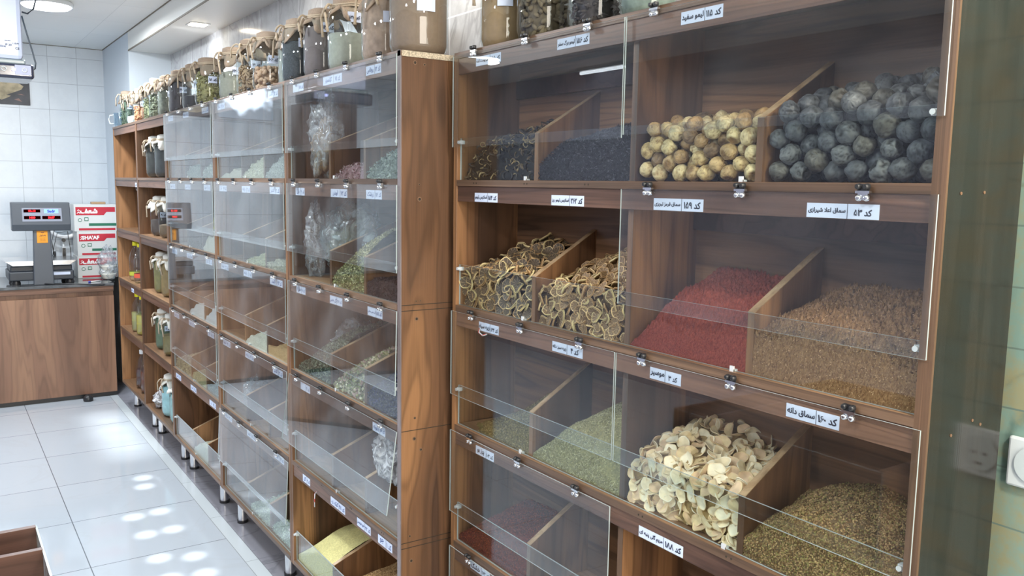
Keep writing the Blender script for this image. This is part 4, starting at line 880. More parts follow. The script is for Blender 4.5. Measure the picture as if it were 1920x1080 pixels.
def bottle(x,y,z,h,r,cap,liquid,label,group=None,lc=None):
    root=empty('plastic_bottle',(x,y,z),label,'bottle',group)
    b=MB(); b.lathe([(.001,.004),(r*.8,.002),(r,.012),(r,h*.25),(r*.93,h*.3),(r,h*.36),(r,h*.58),(r*.75,h*.74),(r*.36,h*.88),(r*.34,h*.94)],seg=22,cap=False); b.build('bottle_body',pet,root)
    b=MB(); b.lathe([(r*.46,h*.90),(r*.48,h*.91),(r*.48,h),(r*.42,h+.002)],seg=18); b.build('cap',cap,root)
    if liquid: b=MB(); b.lathe([(r*.75,.006),(r*.95,.014),(r*.95,h*.5)],seg=20); b.build('liquid',liquid,root)
    if lc: b=MB(); b.lathe([(r*1.01,h*.14),(r*1.01,h*.24)],seg=20,cap=False); b.build('wrap_label',lc,root)
    return root
yel=pbr('yellow_cap',srgb(238,228,30),.35); wht=pbr('white_cap',(.8,.8,.78,1),.4)
redl=pbr('red_orange_label',srgb(206,86,60),.5); yl2=pbr('yellow_green_label',srgb(170,172,60),.5)
bottle(1.115,6.13,sh(3),.262,.046,yel,None,'clear plastic bottle with yellow cap and green label on the far open shelf, left one',lc=yl2)
bottle(1.115,5.97,sh(3),.262,.046,yel,None,'clear plastic bottle with yellow cap and red label on the far open shelf, right one',lc=redl)
bottle(1.115,6.12,sh(4),.262,.046,yel,pbr('straw_liquid',srgb(170,168,110),.2),'bottle of straw coloured liquid below the yellow-capped empty bottles, left one')
bottle(1.115,5.96,sh(4),.262,.046,yel,pbr('yellow_liquid',srgb(190,180,90),.2),'bottle of yellow liquid below the yellow-capped empty bottles, right one')
bottle(1.13,6.10,sh(5),.26,.050,wht,pbr('cola_brown_liquid',srgb(74,44,34),.15),'dark brown syrup bottle on the bottom far shelf, left one')
bottle(1.13,5.93,sh(5),.29,.052,wht,pbr('amber_brown_liquid',srgb(104,58,38),.15),'amber brown syrup bottle with white cap on the bottom far shelf, right one')
b=MB(); b.tube([(1.10,5.98,ZS[1]-.045),(1.09,5.9,ZS[1]-.075),(1.09,5.8,ZS[1]-.10),(1.10,5.70,ZS[1]-.105),(1.11,5.68,ZS[1]-.06)],.004,6); o=part(b,'x',M['clip'],empty('white_cable',(1.1,5.8,ZS[1]-.08),'loop of white cable hanging below the first board of the far open shelf','cable')); o.name='cable_loop'
b=MB(); b.box(-.02,.02,-.018,.018,0,.06); o=b.build('small_box',pbr('violet_card',srgb(92,70,140),.5),None,.002,loc=(1.12,5.70,sh(1))); tag(o,'tiny violet packet in the corner of the top far open shelf','box')

# ------------------------------------------------------------------ plastic bags
def bag_mat(name,tint,gloss,dens,col):
    t=NT(name); tc=t.N('TexCoord'); n=t.N('TexNoise'); n.inputs['Scale'].default_value=14; n.inputs['Detail'].default_value=5; n.inputs['Distortion'].default_value=1.5; t.l.new(tc.outputs['Object'],n.inputs['Vector'])
    bp=t.N('Bump'); bp.inputs['Strength'].default_value=1; bp.inputs['Distance'].default_value=.03; t.l.new(n.outputs[0],bp.inputs['Height'])
    tr=t.N('BsdfTransparent'); tr.inputs[0].default_value=tint; gl=t.N('BsdfGlossy'); gl.inputs['Roughness'].default_value=.12; t.l.new(bp.outputs[0],gl.inputs['Normal'])
    df=t.N('BsdfDiffuse'); df.inputs[0].default_value=col; t.l.new(bp.outputs[0],df.inputs['Normal'])
    m1=t.N('MixShader'); m1.inputs[0].default_value=gloss; t.l.new(tr.outputs[0],m1.inputs[1]); t.l.new(gl.outputs[0],m1.inputs[2])
    r=t.math('MULTIPLY',t.math('ABSOLUTE',t.math('SUBTRACT',n.outputs[0],.5)),dens*8); r2=t.math('MINIMUM',r,.9)
    m2=t.N('MixShader'); t.l.new(r2.outputs[0],m2.inputs[0]); t.l.new(m1.outputs[0],m2.inputs[1]); t.l.new(df.outputs[0],m2.inputs[2]); return t.done(m2)
def bag(x,y,z,rx,ry,rz,mat,label,seed,inner=None,cat='plastic bag',pull=.0,name='plastic_bag',amp=.28):
    V=[];F=[];nv,ns=34,48
    for j in range(nv+1):
        th=PI*j/nv
        for i in range(ns):
            ph=2*PI*i/ns; d=Vector((math.sin(th)*math.cos(ph),math.sin(th)*math.sin(ph),math.cos(th)))
            q=1-abs(noise.noise(d*1.6+Vector((seed,0,0))))*1.3*amp*2-abs(noise.noise(d*4+Vector((0,seed,0))))*amp-abs(noise.noise(d*9+Vector((0,0,seed))))*amp*.35
            k=1-pull*max(0,d.z)**2
            p=Vector((d.x*rx*q*k,d.y*ry*q*k,max(d.z*q,-.72)*rz)); V.append((p.x,p.y,p.z+.72*rz))
    for j in range(nv):
        for i in range(ns):
            a=j*ns+i;b_=j*ns+(i+1)%ns; F.append((a,a+ns,b_+ns,b_))
    b=MB(); b.add(V,F,0,True); root=empty(name,(x,y,z),label,cat); b.build('bag_film',mat,root)
    if inner:
        b=MB(); b.add([(a*.8,c*.8,e*.62+.002) for a,c,e in V],F,0,True); b.build('bag_contents',inner,root)
    return root
clr=bag_mat('clear_film',(.93,.95,.97,1),.2,.34,(.80,.84,.88,1)); clr2=bag_mat('clear_film_blue',(.80,.90,.92,1),.2,.4,(.55,.68,.70,1)); whf=bag_mat('white_film',(.9,.9,.92,1),.14,1.1,(.80,.80,.82,1))
yb=bag_mat('yellow_film',(.95,.9,.4,1),.1,1.4,(.85,.75,.12,1)); ola=bag_mat('olive_film',(.5,.55,.45,1),.1,.8,(.32,.36,.30,1))
bag(1.135,2.83,sh(1),.062,.12,.20,clr,'big crumpled clear plastic bag of dried bits in the top bin by the end',3,inner=goods('bag_chips',S(136,112,84),.5,40),pull=.25)
bag(1.20,2.755,sh(2)+.035,.105,.19,.150,clr2,'large bluish clear plastic bag stuffed into the second-row bin behind glass',9,inner=goods('bag_olive',S(108,104,80),.4,20),pull=.1,amp=.2)
bag(1.115,2.88,sh(2),.040,.075,.17,clr,'smaller clear bag standing at the far left of the second-row bin',13,pull=.3)
bag(1.24,2.80,sh(3)+.0,.11,.11,.12,clr,'flattened clear bag on the grey-green herbs in the third-row bin',15,pull=.1)
bag(1.12,2.29,ZS[4]+.115,.05,.12,.115,whf,'crumpled white carrier bag bunched in the fourth-row bin by the end panel',21,pull=.55)
bag(1.16,4.12,sh(2)+.02,.07,.10,.155,yb,'bright yellow plastic bag in the second-row bin beside the open jar shelves',25,pull=.5)
bag(1.12,5.50,sh(5),.062,.085,.068,whf,'knotted clear bag of crumbs on the bottom open shelf',31,inner=goods('bag_crumbs',S(170,166,156),.3,60),pull=.2)
bag(1.18,3.80,sh(4),.07,.06,.09,clr,'thin clear bag left in the fourth-row bin of the second bin cabinet',33)

# ------------------------------------------------------------------ counter and what stands on it
root=empty('service_counter',(-.2,6.76,0),'long walnut service counter with a dark polished top across the back','counter')
b=MB(); b.box(-1.5,1.068,6.79,YB-.01,.035,.80); part(b,'counter_body',M['counter'],root)
b=MB(); b.box(-1.5,1.068,6.775,6.79,.035,.755); part(b,'front_panel',M['counter'],root)
b=MB(); b.box(-1.5,1.068,6.765,6.785,.788,.828); part(b,'wood_trim',wood('counter_edge','x',dark=(84,60,48),mid=(110,80,64),light=(128,94,76),stripe=20),root,.002)
b=MB(); b.box(-1.52,1.07,6.755,YB-.01,.828,.848); part(b,'counter_top',pbr('dark_polished_stone',srgb(92,94,96),.05,spec=.8,vary=.3,bs=14),root,.003)
b=MB(); b.box(-1.5,1.068,6.80,6.82,0,.035); part(b,'toe_strip',M['black'],root)
b=MB(); b.lathe([(.028,0),(.034,.01),(.032,.03),(.018,.045),(.002,.05)],seg=20); o=b.build('door_stop',M['black'],None,loc=(.86,6.70,0)); tag(o,'small black rubber door stop on the floor in front of the counter','door stop')
# electronic scale (seen from its customer side)
sx,sy,sz=.63,6.95,.848
root=empty('electronic_scale',(sx,sy,sz),'dark grey electronic scale with a red-lit price display on a post and a steel pan','scale')
gry=pbr('scale_grey_plastic',srgb(74,80,88),.35); gry2=pbr('scale_dark_plastic',srgb(48,54,62),.4)
for a in (-.17,.17):
    for c in (-.05,.20): b=MB(); b.lathe([(.028,0),(.03,.012),(.024,.03)],c=(sx+a,sy+c,sz),seg=14); part(b,'foot',M['black'],root)
b=MB(); b.box(sx-.215,sx+.195,sy-.09,sy+.25,sz+.03,sz+.095); b.box(sx-.205,sx+.185,sy-.085,sy+.245,sz+.095,sz+.135); part(b,'scale_body',gry2,root,.008)
b=MB(); b.prism([(sx-.19,sz+.137),(sx+.17,sz+.137),(sx+.22,sz+.172),(sx-.24,sz+.172)],sy-.11,sy+.27,'y'); part(b,'weighing_pan',M['steel'],root,.003)
b=MB(); b.box(sx+.055,sx+.17,sy-.094,sy-.089,sz+.065,sz+.085); o=part(b,'rating_plate',M['paper'],root)
b=MB(); b.prism([(sx-.068,sz+.0),(sx+.062,sz+.0),(sx+.05,sz+.45),(sx-.055,sz+.45)],sy-.135,sy-.095,'y'); part(b,'post',gry,root,.006)
b=MB(); b.box(sx-.035,sx+.032,sy-.1375,sy-.1352,sz+.30,sz+.385); o=part(b,'warning_sticker',pbr('orange_sticker',srgb(232,150,40),.5),root)
lettering('توجه',(sx,sy-.1378,sz+.372),(1,0,0),(0,0,1),.045,.010,M['ink'],'lettering',o,off=root.location)
lettering('باسکول',(sx,sy-.1378,sz+.352),(1,0,0),(0,0,1),.055,.014,M['ink'],'lettering',o,off=root.location)
for k in range(3): lettering('کالای تحت پوشش',(sx,sy-.1378,sz+.334-.010*k),(1,0,0),(0,0,1),.05,.005,M['ink'],'lettering',o,off=root.location)
b=MB(); b.prism([(sy-.15,sz+.385),(sy-.06,sz+.385),(sy-.06,sz+.585),(sy-.135,sz+.585),(sy-.165,sz+.43)],sx-.185,sx+.18,'x'); part(b,'display_head',gry,root,.006)
b=MB(); 
def face(u,v,off=.002): # point on slanted display face: u across, v height
    t=(v-.43)/(.585-.43); return (sx+u, sy-.165+t*.03-off, sz+v)
b.add([face(-.12,.452),(face(.125,.452)),(face(.125,.545)),(face(-.12,.545))],[(0,1,2,3)],0); part(b,'display_bezel',pbr('bezel_grey',srgb(136,142,156),.4),root)
blk=emis('display_black',(.05,.0,.0,1),.3); red=emis('red_digits',(1,.03,.04,1),3.0); blu=emis('blue_lcd',(.35,.6,1,1),1.6); navy=pbr('lcd_ink',srgb(40,60,170),.5)
for (u0,u1,v0,v1,m,tx,tm) in ((-.11,-.008,.514,.536,blk,'02-13',red),(.015,.105,.508,.538,blu,'Sadr',navy),(-.11,-.008,.468,.490,blk,'1400',red),(.002,.116,.468,.490,blk,'18:37',red)):
    b=MB(); b.add([face(u0,v0,.003),face(u1,v0,.003),face(u1,v1,.003),face(u0,v1,.003)],[(0,1,2,3)],0); o=part(b,'display_window',m,root)
    c=face((u0+u1)/2,(v0+v1)/2,.0045); lettering(tx,c,(1,0,0),Vector((0,.19,1)).normalized(),(u1-u0)*.85,(v1-v0)*.72,tm,'digits',o,off=root.location,bold=.05)
# displays also face the clerk side
b=MB(); b.box(sx-.12,sx+.12,sy-.0598,sy-.058,sz+.45,sz+.545); part(b,'display_bezel',pbr('bezel_grey_rear',srgb(136,142,156),.4),root)
b=MB(); b.box(sx-.11,sx-.01,sy-.058,sy-.056,sz+.505,sz+.54); part(b,'display_window',blu,root)
b=MB(); b.tube([(sx-.02,sy-.12,sz+.01),(sx+.06,sy-.17,sz+.006),(sx+.2,6.757,sz+.004),(sx+.36,6.752,sz-.012),(sx+.45,6.78,sz+.006)],.004,6); o=b.build('power_cable',M['black'],None); tag(o,'thin black cable trailing from the scale over the counter edge','cable')
# cartons against the wall
card=pbr('white_carton',srgb(214,216,214),.5); redp=pbr('carton_red_print',srgb(190,38,58),.5); grn=pbr('carton_green_print',srgb(34,110,84),.5); whp=pbr('carton_white_print',(.9,.9,.9,1),.5)
def carton(x0,x1,z0,z1,y0,word,label,style):
    root=empty('carton',((x0+x1)/2,y0+.12,z0),label,'box'); L=root.location
    b=MB(); b.box(x0,x1,y0,y0+.24,z0,z1); part(b,'box_body',card,root,.002)
    h=z1-z0; b=MB(); xs=x0+.012
    b.prism([(xs,z1-h*.40),(x1-.09,z1-h*.40),(x1-.07,z1-h*.28),(x1-.01,z1-h*.28),(x1-.01,z1-h*.10),(xs,z1-h*.10)],y0-.0012,y0-.0005,'y'); o=part(b,'red_banner',redp,root)
    lettering(word,((x0+x1)/2-.045,y0-.0014,z1-h*.25),(1,0,0),(0,0,1),.12,h*.26,whp,'lettering',o,off=L,bold=.05)
    b=MB(); b.prism([(xs+.006,z1-h*.34),(xs+.02,z1-h*.26),(xs+.034,z1-h*.34),(xs+.028,z1-h*.34),(xs+.02,z1-h*.30),(xs+.012,z1-h*.34)],y0-.0018,y0-.0012,'y')
    b.prism([(xs+.010,z1-h*.24),(xs+.02,z1-h*.18),(xs+.030,z1-h*.24),(xs+.025,z1-h*.24),(xs+.02,z1-h*.215),(xs+.015,z1-h*.24)],y0-.0018,y0-.0012,'y'); part(b,'emblem',whp,root)
    b=MB(); 
    if style==1: b.box(x0+.10,x1-.004,y0-.0012,y0-.0005,z0+h*.20,z0+h*.30)
    b.lathe([(.014,-.0014),(.014,-.0006)],c=(x0+.04,y0,z0+h*.42),seg=16,axis='y'); b.box(x0+.07,x0+.098,y0-.0012,y0-.0005,z0+h*.38,z0+h*.52); part(b,'green_print',grn,root)
    b=MB(); b.lathe([(.010,-.0020),(.010,-.0014)],c=(x0+.04,y0,z0+h*.42),seg=16,axis='y'); b.box(x0+.074,x0+.094,y0-.0018,y0-.0012,z0+h*.41,z0+h*.49); part(b,'print_gap',card,root)
    b=MB(); b.box(x0+.03,x1-.012,y0-.0012,y0-.0005,z0+h*.04,z0+h*.12); part(b,'red_strip',redp,root)
    return root
carton(.885,1.165,.8485,1.018,7.15,'شعف','white carton with red banner at the bottom of the stack on the counter',0)
carton(.890,1.165,1.0185,1.205,7.15,'SHA\'AF','white carton with red banner in Latin letters, middle of the stack on the counter',1)
carton(.875,1.170,1.2055,1.410,7.15,'شعف','white carton with red and green print, topmost of the stack on the counter',1)
b=MB(); b.box(-.05,.05,-.03,.03,0,.018); o=b.build('wooden_block',M['ramp'],None,.004,loc=(1.05,7.20,1.4105)); tag(o,'small orange-tan wooden block lying on the topmost carton','block')
bag(1.075,7.02,.8485,.080,.075,.165,clr,'clear plastic bag of woven baskets leaning on the carton stack',41,pull=.3)
root=empty('food_basket',(1.075,7.02,.856),'small white woven basket inside the clear bag by the cartons','basket')
b=MB(); b.lathe([(.040,.0),(.055,.03),(.060,.04),(.056,.04),(.050,.03),(.036,.003)],seg=26,wob=lambda a,z:.03*math.sin(13*a)); b.lathe([(.040,.06),(.055,.09),(.060,.10),(.056,.10),(.050,.09),(.036,.063)],seg=26,wob=lambda a,z:.03*math.sin(13*a)); b.lathe([(.036,.003),(.036,.063)],seg=20,cap=False); b.build('basket_body',M['clothW'],root)
# round white ring lamp on a stand
root=empty('ring_lamp',(.795,7.36,.8485),'white round ring lamp on a slim stand behind the scale','lamp')
b=MB(); b.tube([(.833+.122*math.cos(a),7.36,1.275+.122*math.sin(a)) for a in [2*PI*i/40 for i in range(40)]],.016,10,closed=True); part(b,'ring',pbr('ring_white',(.8,.82,.84,1),.3),root)
b=MB(); b.lathe([(.002,-.004),(.106,-.004),(.106,.004),(.002,.004)],c=(.833,7.38,1.275),seg=32,axis='y'); part(b,'mirror_disc',pbr('milky_disc',srgb(200,212,222),.25),root)
b=MB(); b.tube([(.82,7.36,1.165),(.82,7.355,1.0),(.82,7.35,.86)],.008,8); b.box(.79,.85,7.31,7.41,.8485,.862); b.box(.807,.833,7.340,7.355,.99,1.08,0); part(b,'stand',M['clip'],root)
b=MB(); b.box(.809,.831,7.335,7.341,1.0,1.07); b.lathe([(.014,-.01),(.014,.01)],c=(.82,7.34,1.13),seg=12,axis='y'); part(b,'switch_housing',M['black'],root)
b=MB(); b.tube([(.755,7.30,1.21),(.735,7.29,1.13),(.74,7.29,1.05),(.755,7.29,.99),(.73,7.29,.97),(.745,7.29,1.08),(.775,7.3,1.19),(.845,7.3,1.20),(.86,7.3,1.05),(.862,7.3,.97)],.0028,6); b.lathe([(.007,-.02),(.009,0),(.007,.02)],c=(.75,7.29,1.03),seg=10); o=b.build('earphone_cable',M['black'],None); tag(o,'tangled black cable hanging from the ring lamp behind the scale post','cable')
# pen
b=MB(); b.tube([(1.0,6.90,.8525),(.93,6.86,.8525)],.0042,8,0); b.tube([(.93,6.86,.8525),(.915,6.851,.8525)],.0046,8,1); o=b.build('ballpoint_pen',[wht,pbr('pen_blue',srgb(40,60,190),.3)],None); tag(o,'white ballpoint pen with a blue end on the counter by the bag','pen')
# picture on the back wall
root=empty('wall_picture',(.40,YB-.006,2.147),'dark unframed picture of a crumpled tan map on the tiled back wall','picture')
b=MB(); b.box(.1,.655,YB-.014,YB-.001,2.147,2.40); part(b,'picture_board',pbr('picture_dark',srgb(66,66,70),.5,vary=.3,bs=9),root)
b=MB(); pts=[(.14,2.20),(.22,2.178),(.33,2.185),(.42,2.19),(.47,2.178),(.505,2.195),(.53,2.21),(.50,2.215),(.545,2.235),(.60,2.26),(.615,2.285),(.57,2.315),(.50,2.335),(.4,2.36),(.2,2.36),(.13,2.3)]; b.prism(pts,YB-.016,YB-.0141,'y'); part(b,'tan_shape',pbr('picture_tan',srgb(178,164,134),.6,vary=.3,bs=18),root)
b=MB(); b.prism([(.55,2.185),(.60,2.17),(.58,2.195)],YB-.0155,YB-.0142,'y'); b.prism([(.57,2.225),(.62,2.218),(.60,2.228)],YB-.0155,YB-.0142,'y'); part(b,'tan_flecks',pbr('picture_fleck',srgb(150,120,110),.6),root)
# hanging device at upper left
root=empty('hanging_monitor',(.24,4.55,2.03),'white box-shaped device with a dark lower panel of round buttons hanging from the ceiling','device')
b=MB(); b.box(.08,.368,4.40,4.62,2.115,2.40); part(b,'housing',pbr('device_white',srgb(190,198,220),.3),root,.02)
b=MB(); b.box(.075,.360,4.42,4.60,2.395,ZC); part(b,'upper_housing',pbr('device_grey',srgb(150,156,172),.35),root,.008)
b=MB(); b.box(.07,.374,4.395,4.625,2.096,2.118); part(b,'base_rim',pbr('device_rim',srgb(120,132,136),.2),root,.006)
b=MB(); b.box(.05,.405,4.38,4.63,2.035,2.098); part(b,'control_panel',pbr('device_panel',srgb(44,48,66),.15),root,.012)
b=MB(); b.box(.33,.392,4.376,4.381,2.050,2.092); part(b,'panel_plate',pbr('device_plate',srgb(140,146,170),.3),root)
b=MB()
for x in (.288,.367): b.tube([(x+.009*math.cos(a),4.3745,2.071+.009*math.sin(a)) for a in [2*PI*i/20 for i in range(20)]],.0018,6,closed=True)
part(b,'button_ring',M['clip'],root)
b=MB(); b.lathe([(.008,-.002),(.008,.002)],c=(.325,4.3745,2.071),seg=14,axis='y'); part(b,'indicator_light',emis('indicator_blue',(.45,.5,1,1),4),root)
for k,(x,z,s) in enumerate(((.345,2.165,'CE'),(.34,2.185,'110W'),(.312,2.178,'IP 20'),(.31,2.195,'220-240V'),(.29,2.17,'50Hz'))):
    lettering(s,(x,4.3985,z),(1,0,0),(0,0,1),.024,.010,M['ink'],'lettering',root,off=root.location,bold=.02)
b=MB(); b.tube([(.378,4.5,2.34),(.40,4.5,2.335),(.425,4.5,2.36),(.44,4.5,2.42),(.44,4.5,ZC)],.004,6); b.tube([(.37,4.42,2.31),(.385,4.42,2.24),(.405,4.42,2.16),(.415,4.42,2.11),(.412,4.42,2.085),(.404,4.42,2.078)],.0035,6); part(b,'cable',pbr('device_cable',srgb(60,70,80),.4),root)

# ------------------------------------------------------------------ wall socket
root=empty('wall_socket',(XW,.618,1.165),'white double-pole wall socket on the green tiles beside the dark cabinet end','socket')
b=MB(); b.prism([(.575,1.125),(.660,1.125),(.660,1.208),(.575,1.208)],XW-.010,XW,'x'); part(b,'cover_plate',pbr('socket_white',srgb(212,220,222),.3),root,.004)
b=MB(); b.lathe([(.030,-.003),(.028,0),(.026,.004)],c=(XW-.010,.6175,1.1665),seg=30,axis='x'); part(b,'socket_insert',pbr('socket_insert',srgb(196,206,208),.35),root)
b=MB(); 
for a in (-.0095,.0095): b.lathe([(.003,-.0035),(.003,.002)],c=(XW-.010,.6175+a,1.1665),seg=10,axis='x')
b.box(XW-.0135,XW-.011,.612,.623,1.1465,1.151); part(b,'socket_hole',M['hole'],root)

# ------------------------------------------------------------------ island bin in the foreground at lower left
root=empty('island_bin',(-.3,1.8,0),'walnut island bin with a glass side at the lower left corner of the photo','display bin')
X0,X1,Y0,Y1,ZI=-.75,.158,1.35,2.185,.80
b=MB(); b.box(X0,X1,Y1-.016,Y1,.02,ZI); part(b,'back_board',M['isl'],root,.001)
b=MB(); b.box(X0,X1,2.025,2.040,.02,ZI); part(b,'divider',M['isl'],root,.001)
b=MB(); b.box(X0,X0+.016,Y0,Y1-.016,.02,ZI); b.box(X0,X1,Y0,Y0+.016,.02,ZI); part(b,'side_panel',M['side'],root)
b=MB(); b.box(X0+.016,X1-.003,Y0+.016,Y1-.016,.02,.30); part(b,'bin_base',M['shelf'],root)
b=MB(); b.box(X0+.001,X1,Y0,Y1,0,.02); part(b,'plinth',M['black'],root)
b=MB(); pane(b,X1-.001,X1+.003,Y0,Y1,.02,ZI-.002); part(b,'glass_side',[M['lipglass'],M['gedge']],root)
def glow_panel():
    t=NT('glow_panel'); tc=t.N('TexCoord'); e=t.N('Emission'); e.inputs[0].default_value=(.74,.86,1,1)
    vm=t.N('VectorMath'); vm.operation='MULTIPLY'; vm.inputs[1].default_value=(3.2,0,5.2); t.l.new(tc.outputs['Object'],vm.inputs[0])
    ln=t.N('VectorMath'); ln.operation='LENGTH'; t.l.new(vm.outputs[0],ln.inputs[0])
    n=t.N('TexNoise'); n.inputs['Scale'].default_value=7; t.l.new(tc.outputs['Object'],n.inputs['Vector'])
    q=t.math('SUBTRACT',1.25,t.math('ADD',ln.outputs['Value'],n.outputs[0])); c=t.math('MAXIMUM',q,0.0); s=t.math('MULTIPLY_ADD',t.math('POWER',c,1.6),34,.9); t.l.new(s.outputs[0],e.inputs[1]); return t.done(e)
# ------------------------------------------------------------------ things across the aisle, seen only in the panes
root=empty('reflection_cupboard',(-.82,7.25,0),'tall dark walnut cupboard added at the back wall for its reflection, out of direct view','cupboard')  # added, unseen directly; gives the panes a dark reflection
b=MB(); b.box(-1.12,-.60,7.25,YB-.01,.8485,2.30); part(b,'cupboard_body',wood('cupboard_wood','z',dark=(58,42,40),mid=(76,54,50),light=(92,66,58),stripe=8),root)
for s in (0,1):
    b=MB(); b.box(-1.115+.26*s,-.865+.26*s,7.232,7.25,.82,2.28); part(b,'cupboard_door',wood('cupboard_door_wood','z',dark=(64,46,42),mid=(84,60,52),light=(98,72,60),stripe=8),root,.003)
root=empty('wall_lamp',(-.17,YB-.05,2.33),'bright white rectangular lamp on the back wall, seen as glare in a glass flap','lamp')
b=MB(); b.box(-.42,.04,YB-.06,YB-.005,2.16,2.48); part(b,'lamp_diffuser',glow_panel(),root,.01)
b=MB(); b.box(-.44,.06,YB-.012,YB-.001,2.14,2.50); part(b,'lamp_base',M['clip'],root)
# ------------------------------------------------------------------ lamps and light
def area(name,loc,size,power,col=(1,1,1),rot=(0,0,0),shape='DISK',sy=None,spread=None):
    l=bpy.data.lights.new(name,'AREA'); l.energy=power; l.color=col; l.shape=shape; l.size=size
    if sy: l.size_y=sy
    if spread: l.spread=spread
    o=bpy.data.objects.new(name,l); COL.objects.link(o); o.location=loc; o.rotation_euler=rot; return o
cool=(.90,.95,1.0)
lampE=emis('led_disc_light',(.88,.94,1,1),14)
def ceiling_lamp(x,y,power,label,r=.15):
    root=empty('ceiling_lamp',(x,y,ZC),label,'lamp')
    b=MB(); b.lathe([(r*1.06,ZC-.03),(r*1.08,ZC-.012),(r*1.0,ZC-.0005)],c=(x,y,0),seg=40); part(b,'lamp_housing',M['clip'],root)
    b=MB(); b.lathe([(r*.98,ZC-.032),(r*.9,ZC-.040),(r*.5,ZC-.045),(.001,ZC-.046)],c=(x,y,0),seg=40,cap=False); part(b,'lamp_diffuser',lampE,root)
    area('ceiling_light',(x,y,ZC-.055),r*1.9,power,cool)
ceiling_lamp(.60,5.66,44,'round white ceiling lamp, lit, at the top left of the photo',.13)
ceiling_lamp(.10,3.30,40,'round white ceiling lamp over the aisle, out of frame')
ceiling_lamp(-.35,.75,24,'round white ceiling lamp near the camera, out of frame')
ceiling_lamp(-1.23,5.78,46,'round white ceiling lamp across the aisle, far one')
ceiling_lamp(-1.3,1.6,34,'round white ceiling lamp across the aisle, near one')
def tube_lamp(x,y0,y1,label):
    root=empty('tube_lamp',(x,(y0+y1)/2,ZC),label,'lamp')
    b=MB(); b.box(x-.03,x+.03,y0,y1,ZC-.03,ZC-.0005); part(b,'lamp_housing',M['clip'],root)
    b=MB(); b.tube([(x,y0+.02,ZC-.045),(x,y1-.02,ZC-.045)],.014,10); part(b,'tube',emis('tube_light',(.9,.95,1,1),9),root)
tube_lamp(-2.27,5.25,5.85,'long white tube lamp on the ceiling across the aisle')
# warm square downlights set in the soffit above the jars
for k,(y,pw) in enumerate(((5.11,26),(3.7,14),(2.4,12),(1.2,12))):
    root=empty('recessed_downlight',(1.30,y,ZSOF),['small square recessed downlight glowing warm in the soffit above the far jars','square recessed downlight in the soffit above the middle of the long bank','square recessed downlight in the soffit above the end panel','square recessed downlight in the soffit above the near cabinet'][k],'lamp')
    b=MB(); b.box(1.245,1.355,y-.055,y+.055,ZSOF-.004,ZSOF-.0003); part(b,'frame',M['clip'],root)
    b=MB(); b.box(1.258,1.342,y-.042,y+.042,ZSOF-.007,ZSOF-.004); part(b,'lens',emis('downlight_lens',(1,.86,.62,1) if k==0 else (1,.93,.82,1),22),root)
    l=bpy.data.lights.new('downlight_beam','SPOT'); l.energy=pw; l.color=(1,.92,.80) if k else (1,.95,.9); l.spot_size=2.1; l.spot_blend=.8; l.shadow_soft_size=.04
    o=bpy.data.objects.new('downlight_beam',l); COL.objects.link(o); o.location=(1.30,y,ZSOF-.02)
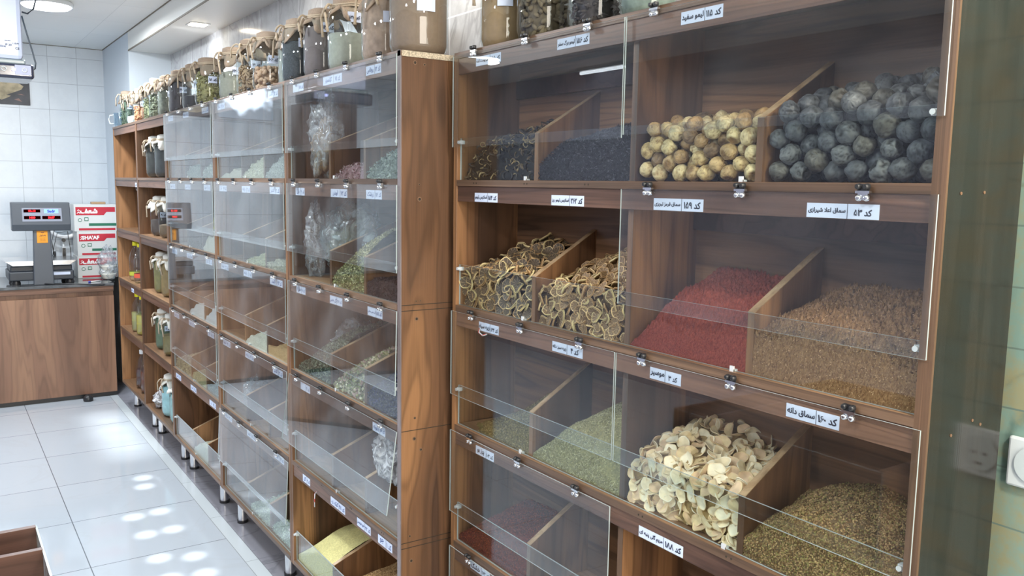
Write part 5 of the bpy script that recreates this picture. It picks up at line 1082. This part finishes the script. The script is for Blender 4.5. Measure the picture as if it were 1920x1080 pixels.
# pool of light on the floor by the counter, laid by a row of added spots
def spot(loc,target,power,size,blend,soft,col=(1,1,1)):
    l=bpy.data.lights.new('added_glare_spot','SPOT'); l.energy=power; l.color=col; l.spot_size=size; l.spot_blend=blend; l.shadow_soft_size=soft
    o=bpy.data.objects.new('added_glare_spot',l); COL.objects.link(o); o.location=loc; d=Vector(target)-Vector(loc); o.rotation_euler=d.to_track_quat('-Z','Y').to_euler(); return o
for ty,p in ((6.2,50),(5.98,60),(5.75,70),(5.5,60),(5.28,45)): spot((.76,ty+.1,2.55),(.90,ty,0),p*4,.17,1.0,.08,(.96,1,1))
for (x0,y0,x1,y1) in ((.865,4.80,.84,4.62),(.715,4.26,.725,3.95),(.835,4.27,.84,3.95),(.72,3.72,.715,3.45),(.85,3.66,.845,3.42)):  # added narrow spots imitate light streaks thrown off the glass panes
    for t in (.1,.9): 
        x=x0+(x1-x0)*t; y=y0+(y1-y0)*t; spot((x-.1,y+.1,2.5),(x,y,0),300,.05,.9,.015)
spot((1.05,5.28,2.44),(1.45,5.32,2.38),9,.9,.8,.03,(.95,.97,1))  # added spot imitates the lamp's glare in the glossy wall tile
# key light for the near cabinet: comes from high behind the camera's right shoulder
k=area('near_key',(.80,-.35,2.45),.22,32,(1,.93,.82)); k.rotation_euler=(Vector((1.3,1.9,1.0))-Vector((.80,-.35,2.45))).to_track_quat('-Z','Y').to_euler()
area('added_rear_fill',(.2,YF+.03,1.45),2.3,130,(1,.91,.78),(PI/2,0,0),'RECTANGLE',1.9)  # added warm fill light behind the camera, with no real opening there
w=bpy.data.worlds.new('World'); SC.world=w; w.use_nodes=True; w.node_tree.nodes['Background'].inputs[0].default_value=(.7,.75,.8,1); w.node_tree.nodes['Background'].inputs[1].default_value=.3

# ------------------------------------------------------------------ camera
yaw,pitch,roll,F_=0.5980678820303096,0.11938727758916498,0.01647215531401801,1593.2370520219258
fw=Vector((math.sin(yaw)*math.cos(pitch),math.cos(yaw)*math.cos(pitch),-math.sin(pitch))); r0=Vector((math.cos(yaw),-math.sin(yaw),0)); u0=r0.cross(fw)
r_=r0*math.cos(roll)+u0*math.sin(roll); u_=-r0*math.sin(roll)+u0*math.cos(roll)
cd=bpy.data.cameras.new('Camera'); co=bpy.data.objects.new('Camera',cd); COL.objects.link(co)
m3=Matrix((r_,u_,-fw)).transposed(); co.matrix_world=Matrix.Translation((0,0,1.6))@m3.to_4x4()
cd.sensor_width=36; cd.lens=36*F_/1920; cd.clip_start=.02
SC.camera=co
try:
    SC.view_settings.view_transform='Standard'; SC.view_settings.look='None'; SC.view_settings.exposure=0.0
except Exception: pass
SC.cycles.transparent_max_bounces=40; SC.cycles.max_bounces=7; SC.cycles.use_adaptive_sampling=True; SC.cycles.adaptive_threshold=.02; SC.cycles.sample_clamp_indirect=4
SC.cycles.caustics_reflective=False; SC.cycles.caustics_refractive=False
